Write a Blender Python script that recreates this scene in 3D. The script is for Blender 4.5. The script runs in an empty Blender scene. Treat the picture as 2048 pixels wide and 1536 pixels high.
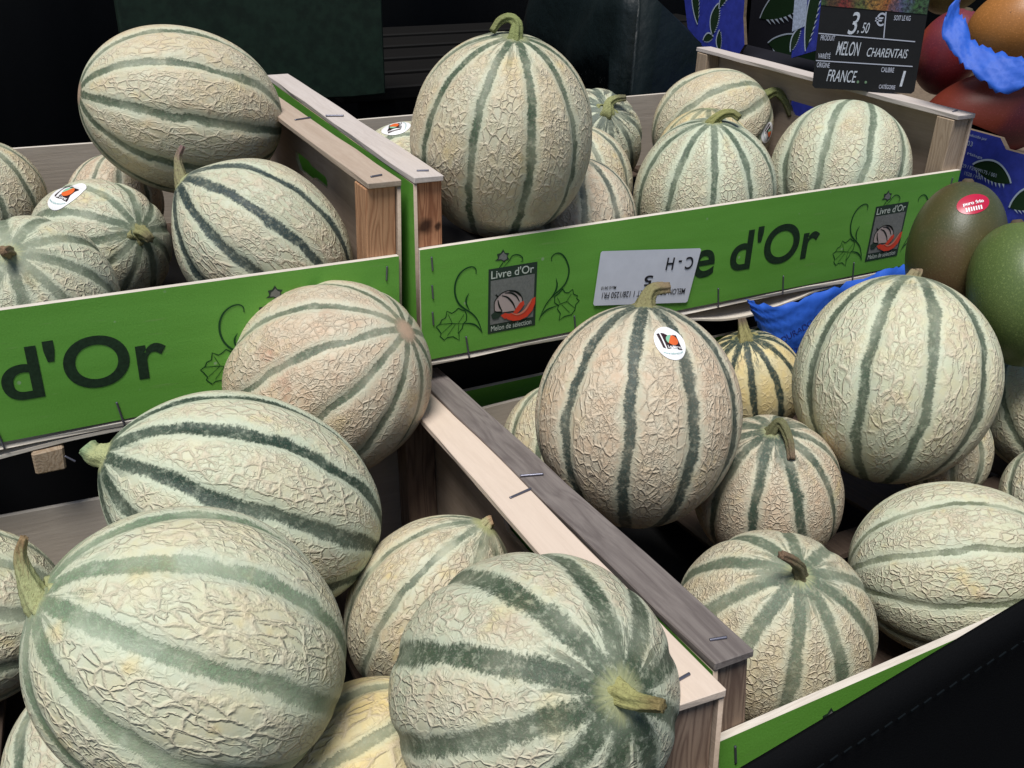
import bpy, bmesh, math, random
from mathutils import Vector, Matrix, Euler
R = math.radians
scene = bpy.context.scene
col = scene.collection

# ------------------------------------------------------------------ camera
cam = bpy.data.cameras.new('camera')
cam.sensor_width = 36.0
cam.lens = 1932.5 / 2048 * 36.0
cam.clip_start = 0.01
cam.clip_end = 100
camo = bpy.data.objects.new('camera', cam)
camo.location = (-0.21972, -0.55426, 0.30009)
camo.rotation_euler = (R(61.937), R(-1.3388), R(-26.8859))
col.objects.link(camo)
scene.camera = camo

# ------------------------------------------------------------------ light
SUN_EL, SUN_AZ = 70.0, 225.0          # overcast daylight from above, in front of the stall
world = bpy.data.worlds.new('World')
scene.world = world
world.use_nodes = True
wn = world.node_tree.nodes
sky = wn.new('ShaderNodeTexSky')
sky.sky_type = 'NISHITA'
sky.sun_disc = False
sky.sun_elevation = R(SUN_EL)
sky.sun_rotation = R(SUN_AZ)
sky.dust_density = 1.0
world.node_tree.links.new(sky.outputs[0], wn['Background'].inputs[0])
wn['Background'].inputs[1].default_value = 0.05
sun = bpy.data.lights.new('sun', 'SUN')
sun.energy = 2.5
sun.angle = R(24)
sun.color = (1.0, 0.98, 0.945)
suno = bpy.data.objects.new('sun', sun)
d = Vector((math.sin(R(SUN_AZ)) * math.cos(R(SUN_EL)), math.cos(R(SUN_AZ)) * math.cos(R(SUN_EL)), math.sin(R(SUN_EL))))
suno.rotation_euler = d.to_track_quat('Z', 'Y').to_euler()
col.objects.link(suno)
scene.view_settings.view_transform = 'Standard'
scene.view_settings.look = 'None'
scene.view_settings.exposure = 0.72
scene.view_settings.gamma = 1.0
scene.render.engine = 'CYCLES'
scene.cycles.use_denoising = True
scene.cycles.max_bounces = 6
scene.cycles.caustics_reflective = False
scene.cycles.caustics_refractive = False

# ------------------------------------------------------------------ measured forms (metres / millimetres)
MELON_FORM = {
 'M1': {"c":[-0.09967,0.23347,0.12923],"r":0.0625,"e":1.2006,"rot":[1.31464,-0.09219,-1.53431]},
 'M2': {"c":[-0.07988,0.09628,0.0638],"r":0.05493,"e":1.2152,"rot":[0.70675,-0.51329,-1.50726],"stem":[[[0.0,0.0,0.06341],[0.0,-0.0,0.06675],[-0.00029,0.00598,0.07343],[-3e-05,0.01184,0.07851],[0.00205,0.01948,0.08041]],[0.00967,0.00509,0.00333,0.00243,0.0017]]},
 'M3': {"c":[-0.17942,0.17604,0.05047],"r":0.04758,"e":1.0737,"rot":[-1.04621,-0.67764,-2.94141],"stem":[[[0.0,0.0,0.04853],[-0.0,-0.0,0.05108],[0.00146,0.00422,0.06084],[0.00177,0.01057,0.07084]],[0.00994,0.00523,0.00381,0.00306]],"sticker":[[0.04167,-0.01639,0.01725],[0.00732,0.01535,-0.00265],0.01396]},
 'M4': {"c":[-0.22987,0.07355,0.05625],"r":0.05055,"e":1.0751,"rot":[0.5989,-0.29346,0.21811],"stem":[[[0.0,0.0,0.05163],[-0.0,0.0,0.05435],[-0.00104,-0.00266,0.06177],[-0.00351,-0.00646,0.06827]],[0.00762,0.00401,0.00302,0.00251]]},
 'M5': {"c":[-0.24925,0.31787,0.05267],"r":0.04441,"e":1.0879,"rot":[0.083,-0.06264,-0.09351]},
 'M6': {"c":[-0.15446,0.30388,0.04244],"r":0.03802,"e":1.0716,"rot":[-0.18585,-0.27761,-1.5708]},
 'M7': {"c":[0.08278,0.04856,0.13441],"r":0.06345,"e":1.1131,"rot":[-0.1526,0.13152,-2.38152],"stem":[[[0.0,0.0,0.0671],[-0.0,-0.0,0.07063],[-0.00459,-0.00142,0.07682],[-0.00547,-0.00664,0.07957],[-0.00236,-0.01224,0.07747],[0.00316,-0.01506,0.07145]],[0.00929,0.00489,0.00375,0.00317,0.00269,0.00228]]},
 'M8': {"c":[0.09489,0.26481,0.05059],"r":0.04708,"e":1.0888,"rot":[2.08707,-1.0403,-2.31928],"sticker":[[0.04558,0.01173,-0.00148],[-5e-05,-0.00102,-0.01909],0.01198]},
 'M9': {"c":[0.30623,0.2879,0.05591],"r":0.05062,"e":1.0794,"rot":[0.55829,0.57158,-0.9377],"stem":[[[0.0,0.0,0.0519],[-0.0,0.0,0.05463],[-0.00419,0.0062,0.05729],[-0.00184,0.01324,0.05976],[0.00462,0.02021,0.06188]],[0.01199,0.00631,0.00455,0.00364,0.00291]]},
 'M10a': {"c":[0.22594,0.17593,0.05294],"r":0.04696,"e":1.0632,"rot":[0.01022,-0.27118,-0.9553]},
 'M10b': {"c":[0.16115,0.07458,0.05428],"r":0.04846,"e":1.0554,"rot":[0.02825,-0.15453,-1.9312]},
 'M11': {"c":[0.43244,0.25719,0.06522],"r":0.05844,"e":1.0857,"rot":[-0.77617,-0.72551,-2.52706],"stem":[[[0.0,0.0,0.06028],[0.0,-0.0,0.06345],[-0.00255,0.00147,0.0739],[-0.0081,0.01232,0.07754],[-0.01483,0.02809,0.07538]],[0.01083,0.0057,0.00463,0.00408,0.00363]],"sticker":[[0.00756,0.04307,0.04209],[0.01038,0.02035,-0.02188],0.01083]},
 'M12': {"c":[0.27965,0.06653,0.06545],"r":0.05773,"e":1.0808,"rot":[-0.0474,0.10313,-2.74081],"stem":[[[0.0,0.0,0.05927],[0.0,0.0,0.06239],[-0.00578,0.00498,0.06754],[-0.00947,0.01163,0.06877],[-0.00957,0.01814,0.06611]],[0.00826,0.00435,0.00353,0.0031,0.00275]]},
 'M12b': {"c":[0.36413,0.17805,0.05585],"r":0.04731,"e":1.0723,"rot":[-0.035,-0.07403,-1.5708]},
 'M13': {"c":[0.42924,0.06809,0.06657],"r":0.06063,"e":1.0654,"rot":[0.1105,-0.56136,-2.69857]},
 'M14': {"c":[-0.06917,-0.00991,0.00509],"r":0.0625,"e":1.1121,"rot":[-0.83063,-0.39954,-2.62771]},
 'M15': {"c":[-0.1464,-0.10561,-0.00777],"r":0.05901,"e":1.3005,"rot":[0.59499,-0.93125,-0.95238],"stem":[[[0.0,0.0,0.0729],[0.0,-0.0,0.07674],[-0.00197,0.00051,0.08057],[-0.00191,0.00367,0.0857]],[0.01313,0.00691,0.00589,0.00537]]},
 'M16': {"c":[-0.19633,-0.23337,0.01447],"r":0.05847,"e":1.0966,"rot":[0.81266,-0.4633,-1.34634],"stem":[[[0.0,0.0,0.06091],[0.0,-0.0,0.06412],[0.00025,0.00609,0.07135],[0.00158,0.0124,0.07697],[0.00503,0.01923,0.07946]],[0.0107,0.00563,0.00348,0.00237,0.00148]]},
 'M17': {"c":[-0.2975,-0.04477,-0.0799],"r":0.04957,"e":1.0828,"rot":[-1.94194,-0.64797,-1.40797]},
 'M18': {"c":[-0.23974,-0.19628,-0.06938],"r":0.04198,"e":1.0804,"rot":[0.80376,-0.0,-3.00462]},
 'M19': {"c":[-0.06129,-0.16017,-0.06768],"r":0.04501,"e":1.2504,"rot":[0.06828,-0.61502,2.96412],"stem":[[[0.0,0.0,0.05346],[0.0,-0.0,0.05628],[-0.00063,-0.00022,0.05913],[-0.00183,0.00012,0.06084]],[0.0079,0.00416,0.00343,0.00305]]},
 'M20': {"c":[-0.07812,-0.3079,0.00954],"r":0.05555,"e":1.1038,"rot":[-0.28577,-0.85957,2.12264],"stem":[[[0.0,0.0,0.05825],[0.0,-0.0,0.06131],[-0.00273,0.00046,0.06675],[-0.00396,-0.00015,0.07277],[-0.00546,-0.00115,0.07906]],[0.00859,0.00452,0.00339,0.0028,0.00233]]},
 'M21': {"c":[-0.13359,-0.26088,-0.0644],"r":0.04341,"e":1.0946,"rot":[1.27958,-0.0,1.6567]},
 'M22': {"c":[0.08708,-0.13433,0.00577],"r":0.06138,"e":1.1237,"rot":[0.04289,-0.2682,-2.26533],"stem":[[[0.0,0.0,0.06552],[-0.0,0.0,0.06897],[-0.00141,0.00118,0.07413],[-0.00308,0.0048,0.07822],[-0.00514,0.01365,0.07931]],[0.01248,0.00657,0.00487,0.004,0.00329]],"sticker":[[0.03487,0.01769,0.05316],[0.01759,0.01095,-0.01809],0.01056]},
 'M23': {"c":[0.09708,-0.03118,-0.07497],"r":0.04382,"e":1.0585,"rot":[0.55196,-0.0,2.51344]},
 'M24': {"c":[0.26986,-0.03245,-0.06166],"r":0.0413,"e":1.087,"rot":[0.24042,0.10322,-2.14245],"stem":[[[0.0,0.0,0.04265],[-0.0,-0.0,0.04489],[-0.00416,-0.00053,0.05167],[-0.00793,-0.00077,0.05771]],[0.01113,0.00586,0.00406,0.00313]]},
 'M25': {"c":[0.27043,-0.16478,0.00593],"r":0.06399,"e":1.0881,"rot":[0.14315,-0.34291,-2.76761],"stem":[[[0.0,0.0,0.06614],[0.0,-0.0,0.06962],[-0.00133,0.00112,0.07234],[-0.00142,0.00084,0.07415]],[0.00872,0.00459,0.00351,0.00295]]},
 'M26': {"c":[0.17471,-0.16533,-0.05629],"r":0.04835,"e":1.0793,"rot":[0.05238,0.18863,-2.45468],"stem":[[[0.0,0.0,0.04957],[0.0,-0.0,0.05218],[-0.00116,0.00455,0.0588],[0.00677,0.01132,0.05318],[0.01703,0.01525,0.04659]],[0.00769,0.00405,0.00322,0.00278,0.00243]]},
 'M27': {"c":[0.07944,-0.2784,-0.04688],"r":0.0517,"e":1.0879,"rot":[-0.07303,0.31458,-2.16954],"stem":[[[0.0,0.0,0.05344],[-0.0,-0.0,0.05625],[0.00012,-0.00232,0.06343],[0.00165,-0.00698,0.06945],[0.0035,-0.01383,0.07531]],[0.00724,0.00381,0.00292,0.00245,0.00207]]},
 'M28': {"c":[0.20975,-0.28162,-0.04655],"r":0.0497,"e":1.1404,"rot":[1.88893,-0.83994,-2.45202]},
 'M29': {"c":[0.42955,-0.17549,-0.0513],"r":0.04491,"e":1.074,"rot":[0.67587,0.03544,-2.93833]},
 'M30': {"c":[0.33861,-0.16552,-0.0664],"r":0.0342,"e":1.0998,"rot":[-0.11103,-0.37826,-1.5708]},
 'M31': {"c":[0.34523,-0.25037,-0.05855],"r":0.03351,"e":1.0787,"rot":[0.69123,-0.0,2.89195]},
}
ART = {
 'curl': [[40.19,57.95],[39.97,61.47],[37.23,63.47],[32.69,62.91],[28.16,59.85],[25.24,54.63],[24.44,48.4],[25.51,42.44],[28.11,37.46],[32.05,33.51],[36.7,29.72],[40.74,25.01],[43.48,18.82],[45.23,13.08]],
 'twig': [[35.0,44.71],[33.03,41.16],[33.04,37.25],[35.36,31.93]],
 'stalk': [[30.06,22.98],[36.06,21.87],[40.77,19.32],[44.74,14.19]],
 'leaf': [[27.12,35.03],[29.41,33.32],[32.05,32.19],[33.38,28.67],[33.05,24.75],[30.73,22.52],[29.93,19.34],[27.39,16.48],[27.71,10.7],[23.07,14.29],[18.78,14.45],[16.47,12.89],[13.23,16.52],[14.23,18.32],[12.0,22.05],[10.41,23.99],[13.35,25.74],[14.68,28.45],[17.61,29.55],[18.63,34.26],[22.2,31.99],[24.82,33.15],[27.12,35.03]],
 'veins': [[[19.58,31.48],[22.48,24.71]],[[13.35,25.42],[21.49,24.57],[30.06,22.65]],[[31.39,29.68],[26.75,23.26]],[[14.89,18.52],[22.15,24.11]],[[18.79,15.78],[24.77,23.3]],[[26.73,15.93],[27.41,22.48]]],
 'curl2': [[98.61,58.28],[98.47,61.24],[101.53,63.39],[105.8,62.76],[109.96,58.21],[112.88,51.15],[112.87,45.14],[110.66,39.44],[106.55,35.38],[100.3,31.01],[95.52,25.7],[92.55,20.06],[90.28,14.26]],
 'twig2': [[102.83,44.74],[103.94,39.86],[102.96,35.31],[99.61,30.45]],
 'stalk2': [[91.25,16.85],[96.44,21.43],[105.02,23.36]],
 'leaf2': [[108.7,35.7],[111.07,32.25],[114.01,31.76],[117.17,33.96],[118.14,30.03],[121.58,28.08],[120.96,26.11],[123.32,23.98],[120.52,21.34],[120.04,17.24],[117.28,13.89],[111.39,13.55],[107.11,11.18],[107.92,16.61],[105.16,20.57],[106.12,23.16],[102.72,25.82],[102.47,30.64],[105.97,32.77],[108.7,35.7]],
 'veins2': [[[104.69,29.58],[107.51,24.3]],[[105.02,23.36],[111.48,24.98],[114.44,24.47]],[[112.22,24.86],[116.29,30.35]],[[108.65,23.41],[115.68,15.92]],[[113.72,24.25],[119.95,18.65]]],
 'tendril': [[57.72,59.67],[59.69,61.93],[60.67,63.05]],
 'tendril2': [[60.74,59.53],[64.7,63.08],[67.63,66.78],[71.68,67.01],[75.15,64.71],[75.57,62.08],[73.89,61.37]],
 'budo': [[54.3,64.97],[56.59,66.52],[55.87,69.79],[58.52,70.03],[60.47,72.58],[61.86,69.85],[65.22,69.04],[63.59,67.07],[65.33,64.58],[62.65,64.35],[61.68,62.9],[59.29,64.85]],
 'budi': [[56.94,65.84],[57.56,68.28],[59.2,69.3],[60.51,70.68],[61.88,68.9],[63.24,68.07],[63.3,65.2],[60.98,64.28],[58.94,65.54]],
 'slice1': [[62.54,23.74],[67.36,24.57],[72.28,22.67],[77.82,24.73],[81.86,30.11],[83.31,32.55],[86.3,33.73],[86.14,28.69],[84.21,23.6],[80.11,19.55],[74.53,17.84],[68.92,18.18],[63.99,20.44]],
 'slice2': [[68.75,24.32],[71.44,27.89],[74.13,31.11],[77.02,32.29],[77.67,29.49],[74.98,25.91],[71.92,23.07]],
 'slice3': [[59.09,24.03],[62.5,25.43],[65.64,24.2],[62.61,20.56]],
 'leaves': [[51.54,25.72],[54.91,27.79],[60.4,27.02],[59.43,24.3],[57.07,22.04],[52.96,22.11]],
 'mring': [[54.22,28.25],[54.25,34.89],[56.77,38.41],[60.12,40.81],[64.87,41.79],[70.04,40.66],[73.92,37.83],[76.15,33.11],[75.6,28.5],[72.2,25.73],[65.26,25.61],[58.36,26.17]],
 'mstr': [[[56.81,36.1],[57.92,31.6],[60.41,26.82]],[[59.82,38.88],[64.3,36.8],[68.56,31.74],[70.78,26.66]],[[62.17,40.46],[66.98,39.66],[71.19,36.63],[73.75,32.18]],[[65.57,41.21],[70.4,40.07],[74.67,36.03]]],
 'mstem': [[57.11,38.36],[55.04,40.35]],
}
SIGN = {"o":[0.44801,0.1379,0.12788],"ex":[0.69179,-0.72161,0.02648],"ey":[0.06553,0.09926,0.9929],"w":87.8,"texts":[["3",23.37,47.39,8.48,18.95,1],[",",31.34,48.16,1.48,2.87,1],["50",34.86,48.92,6.61,8.93,1],["€",45.07,55.33,8.03,11.33,0],["SOIT LE KG",60.69,60.67,13.63,4.21,0],["PRODUIT",-0.27,41.34,12.39,4.51,0],["MELON",16.11,29.3,20.48,12.03,1],["CHARENTAIS",42.71,29.39,34.57,7.6,1],["VARIÉTÉ",0.66,25.79,10.65,5.52,0],["ORIGINE",1.04,17.95,11.22,4.45,0],["FRANCE",11.35,6.25,25.89,10.42,1],["CALIBRE",57.25,16.84,10.83,4.23,0],["CATÉGORIE",57.66,2.51,13.86,4.42,0],["1",73.42,5.35,6.89,13.47,1]],"lines":[[[-1.47,47.17],[81.48,43.71]],[[-0.31,23.75],[83.0,22.9]],[[53.21,67.28],[54.82,45.6]]],"strip":[[-4.21,70.96],[81.09,65.83]],"dots":[[38.95,7.23],[45.75,7.32]]}
TISSUE_A = [[0.4854,0.0375,0.2091],[0.4792,0.0338,0.1904],[0.4799,0.0229,0.179],[0.4825,0.009,0.1672],[0.4875,-0.0076,0.1587],[0.4922,-0.0242,0.1512],[0.505,-0.0399,0.1579],[0.5169,-0.0543,0.1681]]
TISSUE_B = [[0.5027,0.0415,0.2182],[0.4981,0.0374,0.2056],[0.4982,0.0278,0.197],[0.4981,0.0176,0.1847],[0.5015,0.004,0.1795],[0.5056,-0.0101,0.1776],[0.5125,-0.0283,0.1762],[0.5246,-0.0444,0.1812]]


# ------------------------------------------------------------------ node helper
class NT:
    def __init__(self, name):
        self.mat = bpy.data.materials.new(name)
        self.mat.use_nodes = True
        self.t = self.mat.node_tree
        self.bsdf = self.t.nodes['Principled BSDF']
    def node(self, kind, **kw):
        n = self.t.nodes.new(kind)
        for k, v in kw.items():
            setattr(n, k, v)
        return n
    def put(self, sock, v):
        if hasattr(v, 'is_output') or isinstance(v, bpy.types.NodeSocket):
            self.t.links.new(v, sock)
        elif v is not None:
            if isinstance(v, (tuple, list)) and len(v) == 3 and sock.type == 'RGBA':
                v = (*v, 1.0)
            sock.default_value = v
    def m(self, op, a, b=None, c=None, clamp=False):
        n = self.node('ShaderNodeMath', operation=op, use_clamp=clamp)
        for i, v in enumerate((a, b, c)):
            if v is not None:
                self.put(n.inputs[i], v)
        return n.outputs[0]
    def vm(self, op, a, b=None, s=None):
        n = self.node('ShaderNodeVectorMath', operation=op)
        self.put(n.inputs[0], a)
        if b is not None:
            self.put(n.inputs[1], b)
        if s is not None:
            self.put(n.inputs['Scale'], s)
        return n.outputs['Value'] if op in ('LENGTH', 'DOT_PRODUCT') else n.outputs[0]
    def noise(self, vec, scale=1.0, detail=2.0, rough=0.5, color=False):
        n = self.node('ShaderNodeTexNoise')
        self.put(n.inputs['Vector'], vec)
        self.put(n.inputs['Scale'], scale)
        n.inputs['Detail'].default_value = detail
        n.inputs['Roughness'].default_value = rough
        return n.outputs['Color' if color else 'Fac']
    def edge(self, vec, scale=1.0):
        n = self.node('ShaderNodeTexVoronoi', feature='DISTANCE_TO_EDGE')
        self.put(n.inputs['Vector'], vec)
        n.inputs['Scale'].default_value = scale
        return n.outputs['Distance']
    def vor(self, vec, scale=1.0, out='Distance'):
        n = self.node('ShaderNodeTexVoronoi')
        self.put(n.inputs['Vector'], vec)
        n.inputs['Scale'].default_value = scale
        return n.outputs[out]
    def step(self, v, a, b, lo=0.0, hi=1.0):
        n = self.node('ShaderNodeMapRange', interpolation_type='SMOOTHSTEP')
        for i, q in enumerate((v, a, b, lo, hi)):
            self.put(n.inputs[i], q)
        return n.outputs[0]
    def mix(self, f, a, b, blend='MIX'):
        n = self.node('ShaderNodeMix', data_type='RGBA', blend_type=blend)
        self.put(n.inputs[0], f)
        self.put(n.inputs[6], a)
        self.put(n.inputs[7], b)
        return n.outputs[2]
    def objco(self):
        return self.node('ShaderNodeTexCoord').outputs['Object']
    def done(self, color, rough=0.6, height=None, dist=0.001, strength=1.0, spec=0.3):
        self.put(self.bsdf.inputs['Base Color'], color)
        self.put(self.bsdf.inputs['Roughness'], rough)
        self.bsdf.inputs['Specular IOR Level'].default_value = spec
        if height is not None:
            b = self.node('ShaderNodeBump')
            b.inputs['Strength'].default_value = strength
            b.inputs['Distance'].default_value = dist
            self.put(b.inputs['Height'], height)
            self.t.links.new(b.outputs[0], self.bsdf.inputs['Normal'])
        return self.mat

def srgb(r, g, b):
    f = lambda c: ((c / 255 + 0.055) / 1.055) ** 2.4 if c > 10 else c / 255 / 12.92
    return (f(r), f(g), f(b))

def plain(name, c, rough=0.6, spec=0.3, grain=0.0, gs=200):
    n = NT(name)
    if grain:
        q = n.noise(n.objco(), gs, 3, 0.6)
        c = n.mix(n.step(q, 0.3, 0.7), tuple(v * (1 - grain) for v in c), tuple(min(1, v * (1 + grain)) for v in c))
    return n.done(c, rough, spec=spec)

# ------------------------------------------------------------------ melon rind
SKIN = {'cream': ((0.57, 0.475, 0.30), (0.53, 0.495, 0.34)), 'butter': ((0.60, 0.56, 0.36), (0.53, 0.555, 0.39)), 'tan': ((0.57, 0.425, 0.29), (0.54, 0.455, 0.325)),
        'pale': ((0.58, 0.55, 0.37), (0.53, 0.55, 0.385)), 'yellow': ((0.66, 0.52, 0.24), (0.60, 0.52, 0.30)), 'green': ((0.51, 0.475, 0.325), (0.47, 0.49, 0.345))}
def rind_material(key, r, e, p):
    n = NT('rind_' + key)
    seed = p['seed'] * 3.7
    P = n.objco()
    Pn = n.vm('SCALE', P, s=1.0 / r)
    sep = n.node('ShaderNodeSeparateXYZ'); n.put(sep.inputs[0], Pn)
    x, y, z = sep.outputs
    zn = n.m('DIVIDE', z, e if not p.get('flip') else -e)
    rho = n.m('SQRT', n.m('ADD', n.m('MULTIPLY', x, x), n.m('MULTIPLY', y, y)))
    phi = n.m('ARCTAN2', y, x)
    Ps = n.vm('ADD', Pn, (seed, seed * 0.7, -seed * 1.3))
    big = n.noise(Ps, 1.5, 2)
    mid = n.noise(Ps, 5.0, 3, 0.6)
    fine = n.noise(Ps, 38.0, 4, 0.7)
    teeth = n.noise(n.vm('MULTIPLY', Ps, (1, 1, 2.0)), 27.0, 4, 0.72)
    wob = n.m('ADD', n.m('MULTIPLY', n.m('SUBTRACT', big, 0.5), 0.18), n.m('MULTIPLY', n.m('SUBTRACT', mid, 0.5), 0.08))
    u = n.m('MULTIPLY', n.m('ADD', phi, wob), p['N'] / (2 * math.pi))
    fr = n.m('ABSOLUTE', n.m('SUBTRACT', n.m('FRACT', n.m('ADD', u, 0.5)), 0.5))
    s = n.m('MULTIPLY', n.m('MULTIPLY', fr, 2 * math.pi / p['N']), rho)
    # the stripe's own width wanders and its edge is toothed
    sw = p['sw'] * 0.80
    wv = n.m('MULTIPLY', n.m('ADD', 0.50, n.m('MULTIPLY', n.noise(Ps, 3.2, 3, 0.6), 1.0)), sw)
    s2 = n.m('ADD', s, n.m('MULTIPLY', n.m('SUBTRACT', teeth, 0.5), p.get('rag', 0.10) * min(1.0, sw / 0.06)))
    stripe = n.step(s2, n.m('MULTIPLY', wv, 0.72), n.m('MULTIPLY', wv, 1.22), 1.0, 0.0)
    fade = n.step(n.noise(Ps, 2.1, 2), 0.30, 0.62, 1 - p.get('fade', 0.35), 1.0)
    speck = n.noise(Ps, 55.0, 3, 0.75)
    patch = n.step(n.noise(Ps, 15.0, 4, 0.7), 0.30, 0.52, 1 - p.get('pa', 0.35), 1.0)
    stripe = n.m('MULTIPLY', n.m('MULTIPLY', n.m('MULTIPLY', stripe, patch), fade), n.step(speck, 0.30, 0.52, 0.78, 1.0))
    halo = n.step(s2, n.m('MULTIPLY', wv, 0.9), n.m('ADD', wv, p.get('hw', 0.10)), 1.0, 0.0)
    # radial green streaks round the stalk
    comb = n.node('ShaderNodeCombineXYZ')
    n.put(comb.inputs[0], n.m('MULTIPLY', n.m('DIVIDE', x, rho), 6.5)); n.put(comb.inputs[1], n.m('MULTIPLY', n.m('DIVIDE', y, rho), 6.5)); n.put(comb.inputs[2], n.m('MULTIPLY', z, 6.0))
    ray = n.noise(n.vm('ADD', comb.outputs[0], (seed, 0, 0)), 1.0, 5, 0.7)
    band = n.step(zn, p.get('st', 0.78), 0.97)
    streak = n.m('MULTIPLY', n.step(n.m('ADD', ray, n.m('MULTIPLY', band, 0.05)), 0.53, 0.61), n.m('MULTIPLY', band, p.get('sa', 0.6)))
    green = n.m('MAXIMUM', stripe, streak)
    # netting: warped cell edges, stretched along the fruit
    warp = n.vm('SCALE', n.vm('SUBTRACT', n.noise(Ps, 3.6, 4, 0.62, color=True), (0.5, 0.5, 0.5)), s=0.12)
    wP = n.vm('ADD', Ps, warp)
    k = p.get('nk', 0.62)
    d1 = n.edge(n.vm('MULTIPLY', wP, (1, 1, k)), p['ns'])
    d2 = n.edge(n.vm('MULTIPLY', n.vm('ADD', wP, (3.1, 1.7, 0.4)), (1, 1, min(1.25, k * 1.7))), p['ns'] * 1.9)
    lw = n.m('ADD', 0.10, n.m('MULTIPLY', n.noise(Ps, 6.3, 2), 0.13))
    b1 = n.step(n.noise(Ps, 5.0, 4, 0.62), 0.32, 0.52, p.get('nm', 0.10), 1.0)
    b2 = n.step(n.noise(Ps, 2.7, 4, 0.62), 0.44, 0.60)
    l1 = n.m('MULTIPLY', n.step(d1, -0.02, lw, 1.0, 0.0), b1)
    l2 = n.m('MULTIPLY', n.step(d2, -0.02, 0.17, 1.0, 0.0), n.m('MULTIPLY', b2, 0.62))
    # a few long corky ridges run the length of the fruit
    wr = n.noise(n.vm('MULTIPLY', wP, (1, 1, 0.16)), p['ns'] * 0.55, 2, 0.5)
    wl = n.m('MULTIPLY', n.step(n.m('ABSOLUTE', n.m('SUBTRACT', wr, 0.5)), -0.003, 0.026, 1.0, 0.0), n.m('MULTIPLY', n.m('SUBTRACT', 1.0, b2), p.get('wl', 0.7)))
    net = n.m('MAXIMUM', n.m('MAXIMUM', l1, l2), wl)
    mask = n.step(s, n.m('MULTIPLY', wv, 0.75), n.m('ADD', wv, 0.12), 0.10, 1.0)
    mask = n.m('MULTIPLY', mask, n.step(n.m('ABSOLUTE', zn), 0.90, 0.99, 1.0, 0.25))
    net = n.m('MULTIPLY', net, mask)
    # colour
    a, b = SKIN[p.get('skin', 'cream')]
    skin = n.mix(n.step(n.noise(Ps, 1.9, 3, 0.6), 0.35, 0.65), a, b)
    if p.get('skin') != 'yellow':
        skin = n.mix(n.m('MULTIPLY', n.step(n.noise(Ps, 9.0, 3, 0.7), 0.35, 0.70), 0.45), skin, (0.57, 0.57, 0.45))
    yel = n.m('MULTIPLY', n.step(n.noise(n.vm('ADD', Ps, (9, 4, 2)), 2.4, 3, 0.6), 0.56, 0.76), p.get('ya', 0.5))
    skin = n.mix(yel, skin, (0.66, 0.50, 0.20))
    rus = n.m('MULTIPLY', n.step(n.noise(n.vm('ADD', Ps, (2, 8, 5)), 2.6, 4, 0.65), 0.54, 0.74), p.get('ru', 0.3))
    skin = n.mix(rus, skin, (0.47, 0.285, 0.19))
    cork = n.mix(n.step(fine, 0.3, 0.7), (0.50, 0.40, 0.285), (0.63, 0.53, 0.40))
    c = n.mix(n.m('MULTIPLY', net, p.get('nc', 0.62)), skin, cork)
    c = n.mix(n.m('MULTIPLY', halo, n.m('SUBTRACT', p.get('ha', 0.50) * 0.85, n.m('MULTIPLY', net, 0.35))), c, (0.47, 0.54, 0.41))
    sc = p.get('sc', (0.034, 0.074, 0.040))
    sdark = n.mix(n.step(speck, 0.40, 0.68), tuple(v * 0.45 for v in sc), tuple(v * 1.35 + 0.006 for v in sc))
    c = n.mix(n.m('MULTIPLY', green, p['sd']), c, sdark)
    # stalk end pales to yellow green, blossom end to cork
    pd = p.get('pd', 0.986)
    if not p.get('flip'):
        c = n.mix(n.step(n.m('ADD', zn, n.m('MULTIPLY', n.m('SUBTRACT', ray, 0.5), 0.035)), pd, 1.004), c, (0.36, 0.37, 0.19))
    c = n.mix(n.step(n.m('SUBTRACT', n.m('MULTIPLY', fine, 0.012), zn), 0.9915, 1.006), c, (0.47, 0.33, 0.23))
    dots = n.m('MULTIPLY', n.step(n.vor(Ps, 6.5), 0.030, 0.055, 1.0, 0.0), n.step(n.noise(Ps, 3.3, 1), 0.55, 0.58))
    c = n.mix(n.m('MULTIPLY', dots, 0.85), c, (0.06, 0.04, 0.03))
    h = n.m('ADD', n.m('MULTIPLY', net, 1.0), n.m('ADD', n.m('MULTIPLY', fine, 0.16), n.m('MULTIPLY', green, -0.35)))
    return n.done(c, n.m('ADD', 0.50, n.m('MULTIPLY', net, 0.25)), h, p.get('bd', 0.0010) * 0.88, 0.85, spec=0.28)

def melon_mesh(name, r, e, N, seed, point=0.0, nu=150, nv=84):
    rnd = random.Random(seed)
    ph = [rnd.uniform(0, 6.28) for _ in range(4)]
    vs, fs = [], []
    for j in range(nv + 1):
        th = math.pi * j / nv
        ct, st = math.cos(th), math.sin(th)
        for i in range(nu):
            f = 2 * math.pi * i / nu
            g = abs(((f * N / (2 * math.pi) + 0.5) % 1.0) - 0.5) * 2
            rad = r * (1.010 - 0.040 * math.exp(-(g / 0.30) ** 2) * min(1, st * 1.6))
            rad *= 1 + 0.013 * (math.sin(2 * f + ph[0]) * st + math.sin(f + 2 * th + ph[1]) * st * 0.8 + math.sin(3 * f - 3 * th + ph[2]) * st * 0.5)
            q = st * (1 - point * max(0.0, ct) ** 4 * 0.55)
            vs.append((rad * q * math.cos(f), rad * q * math.sin(f), r * e * ct * (1 + (0.03 * point if ct > 0 else 0))))
    for j in range(nv):
        for i in range(nu):
            a, b = j * nu + i, j * nu + (i + 1) % nu
            fs.append((a, a + nu, b + nu, b))
    me = bpy.data.meshes.new(name)
    me.from_pydata(vs, [], fs)
    me.polygons.foreach_set('use_smooth', [True] * len(fs))
    bm = bmesh.new(); bm.from_mesh(me)
    bmesh.ops.remove_doubles(bm, verts=bm.verts, dist=1e-6)
    bm.to_mesh(me); bm.free()
    return me

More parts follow.
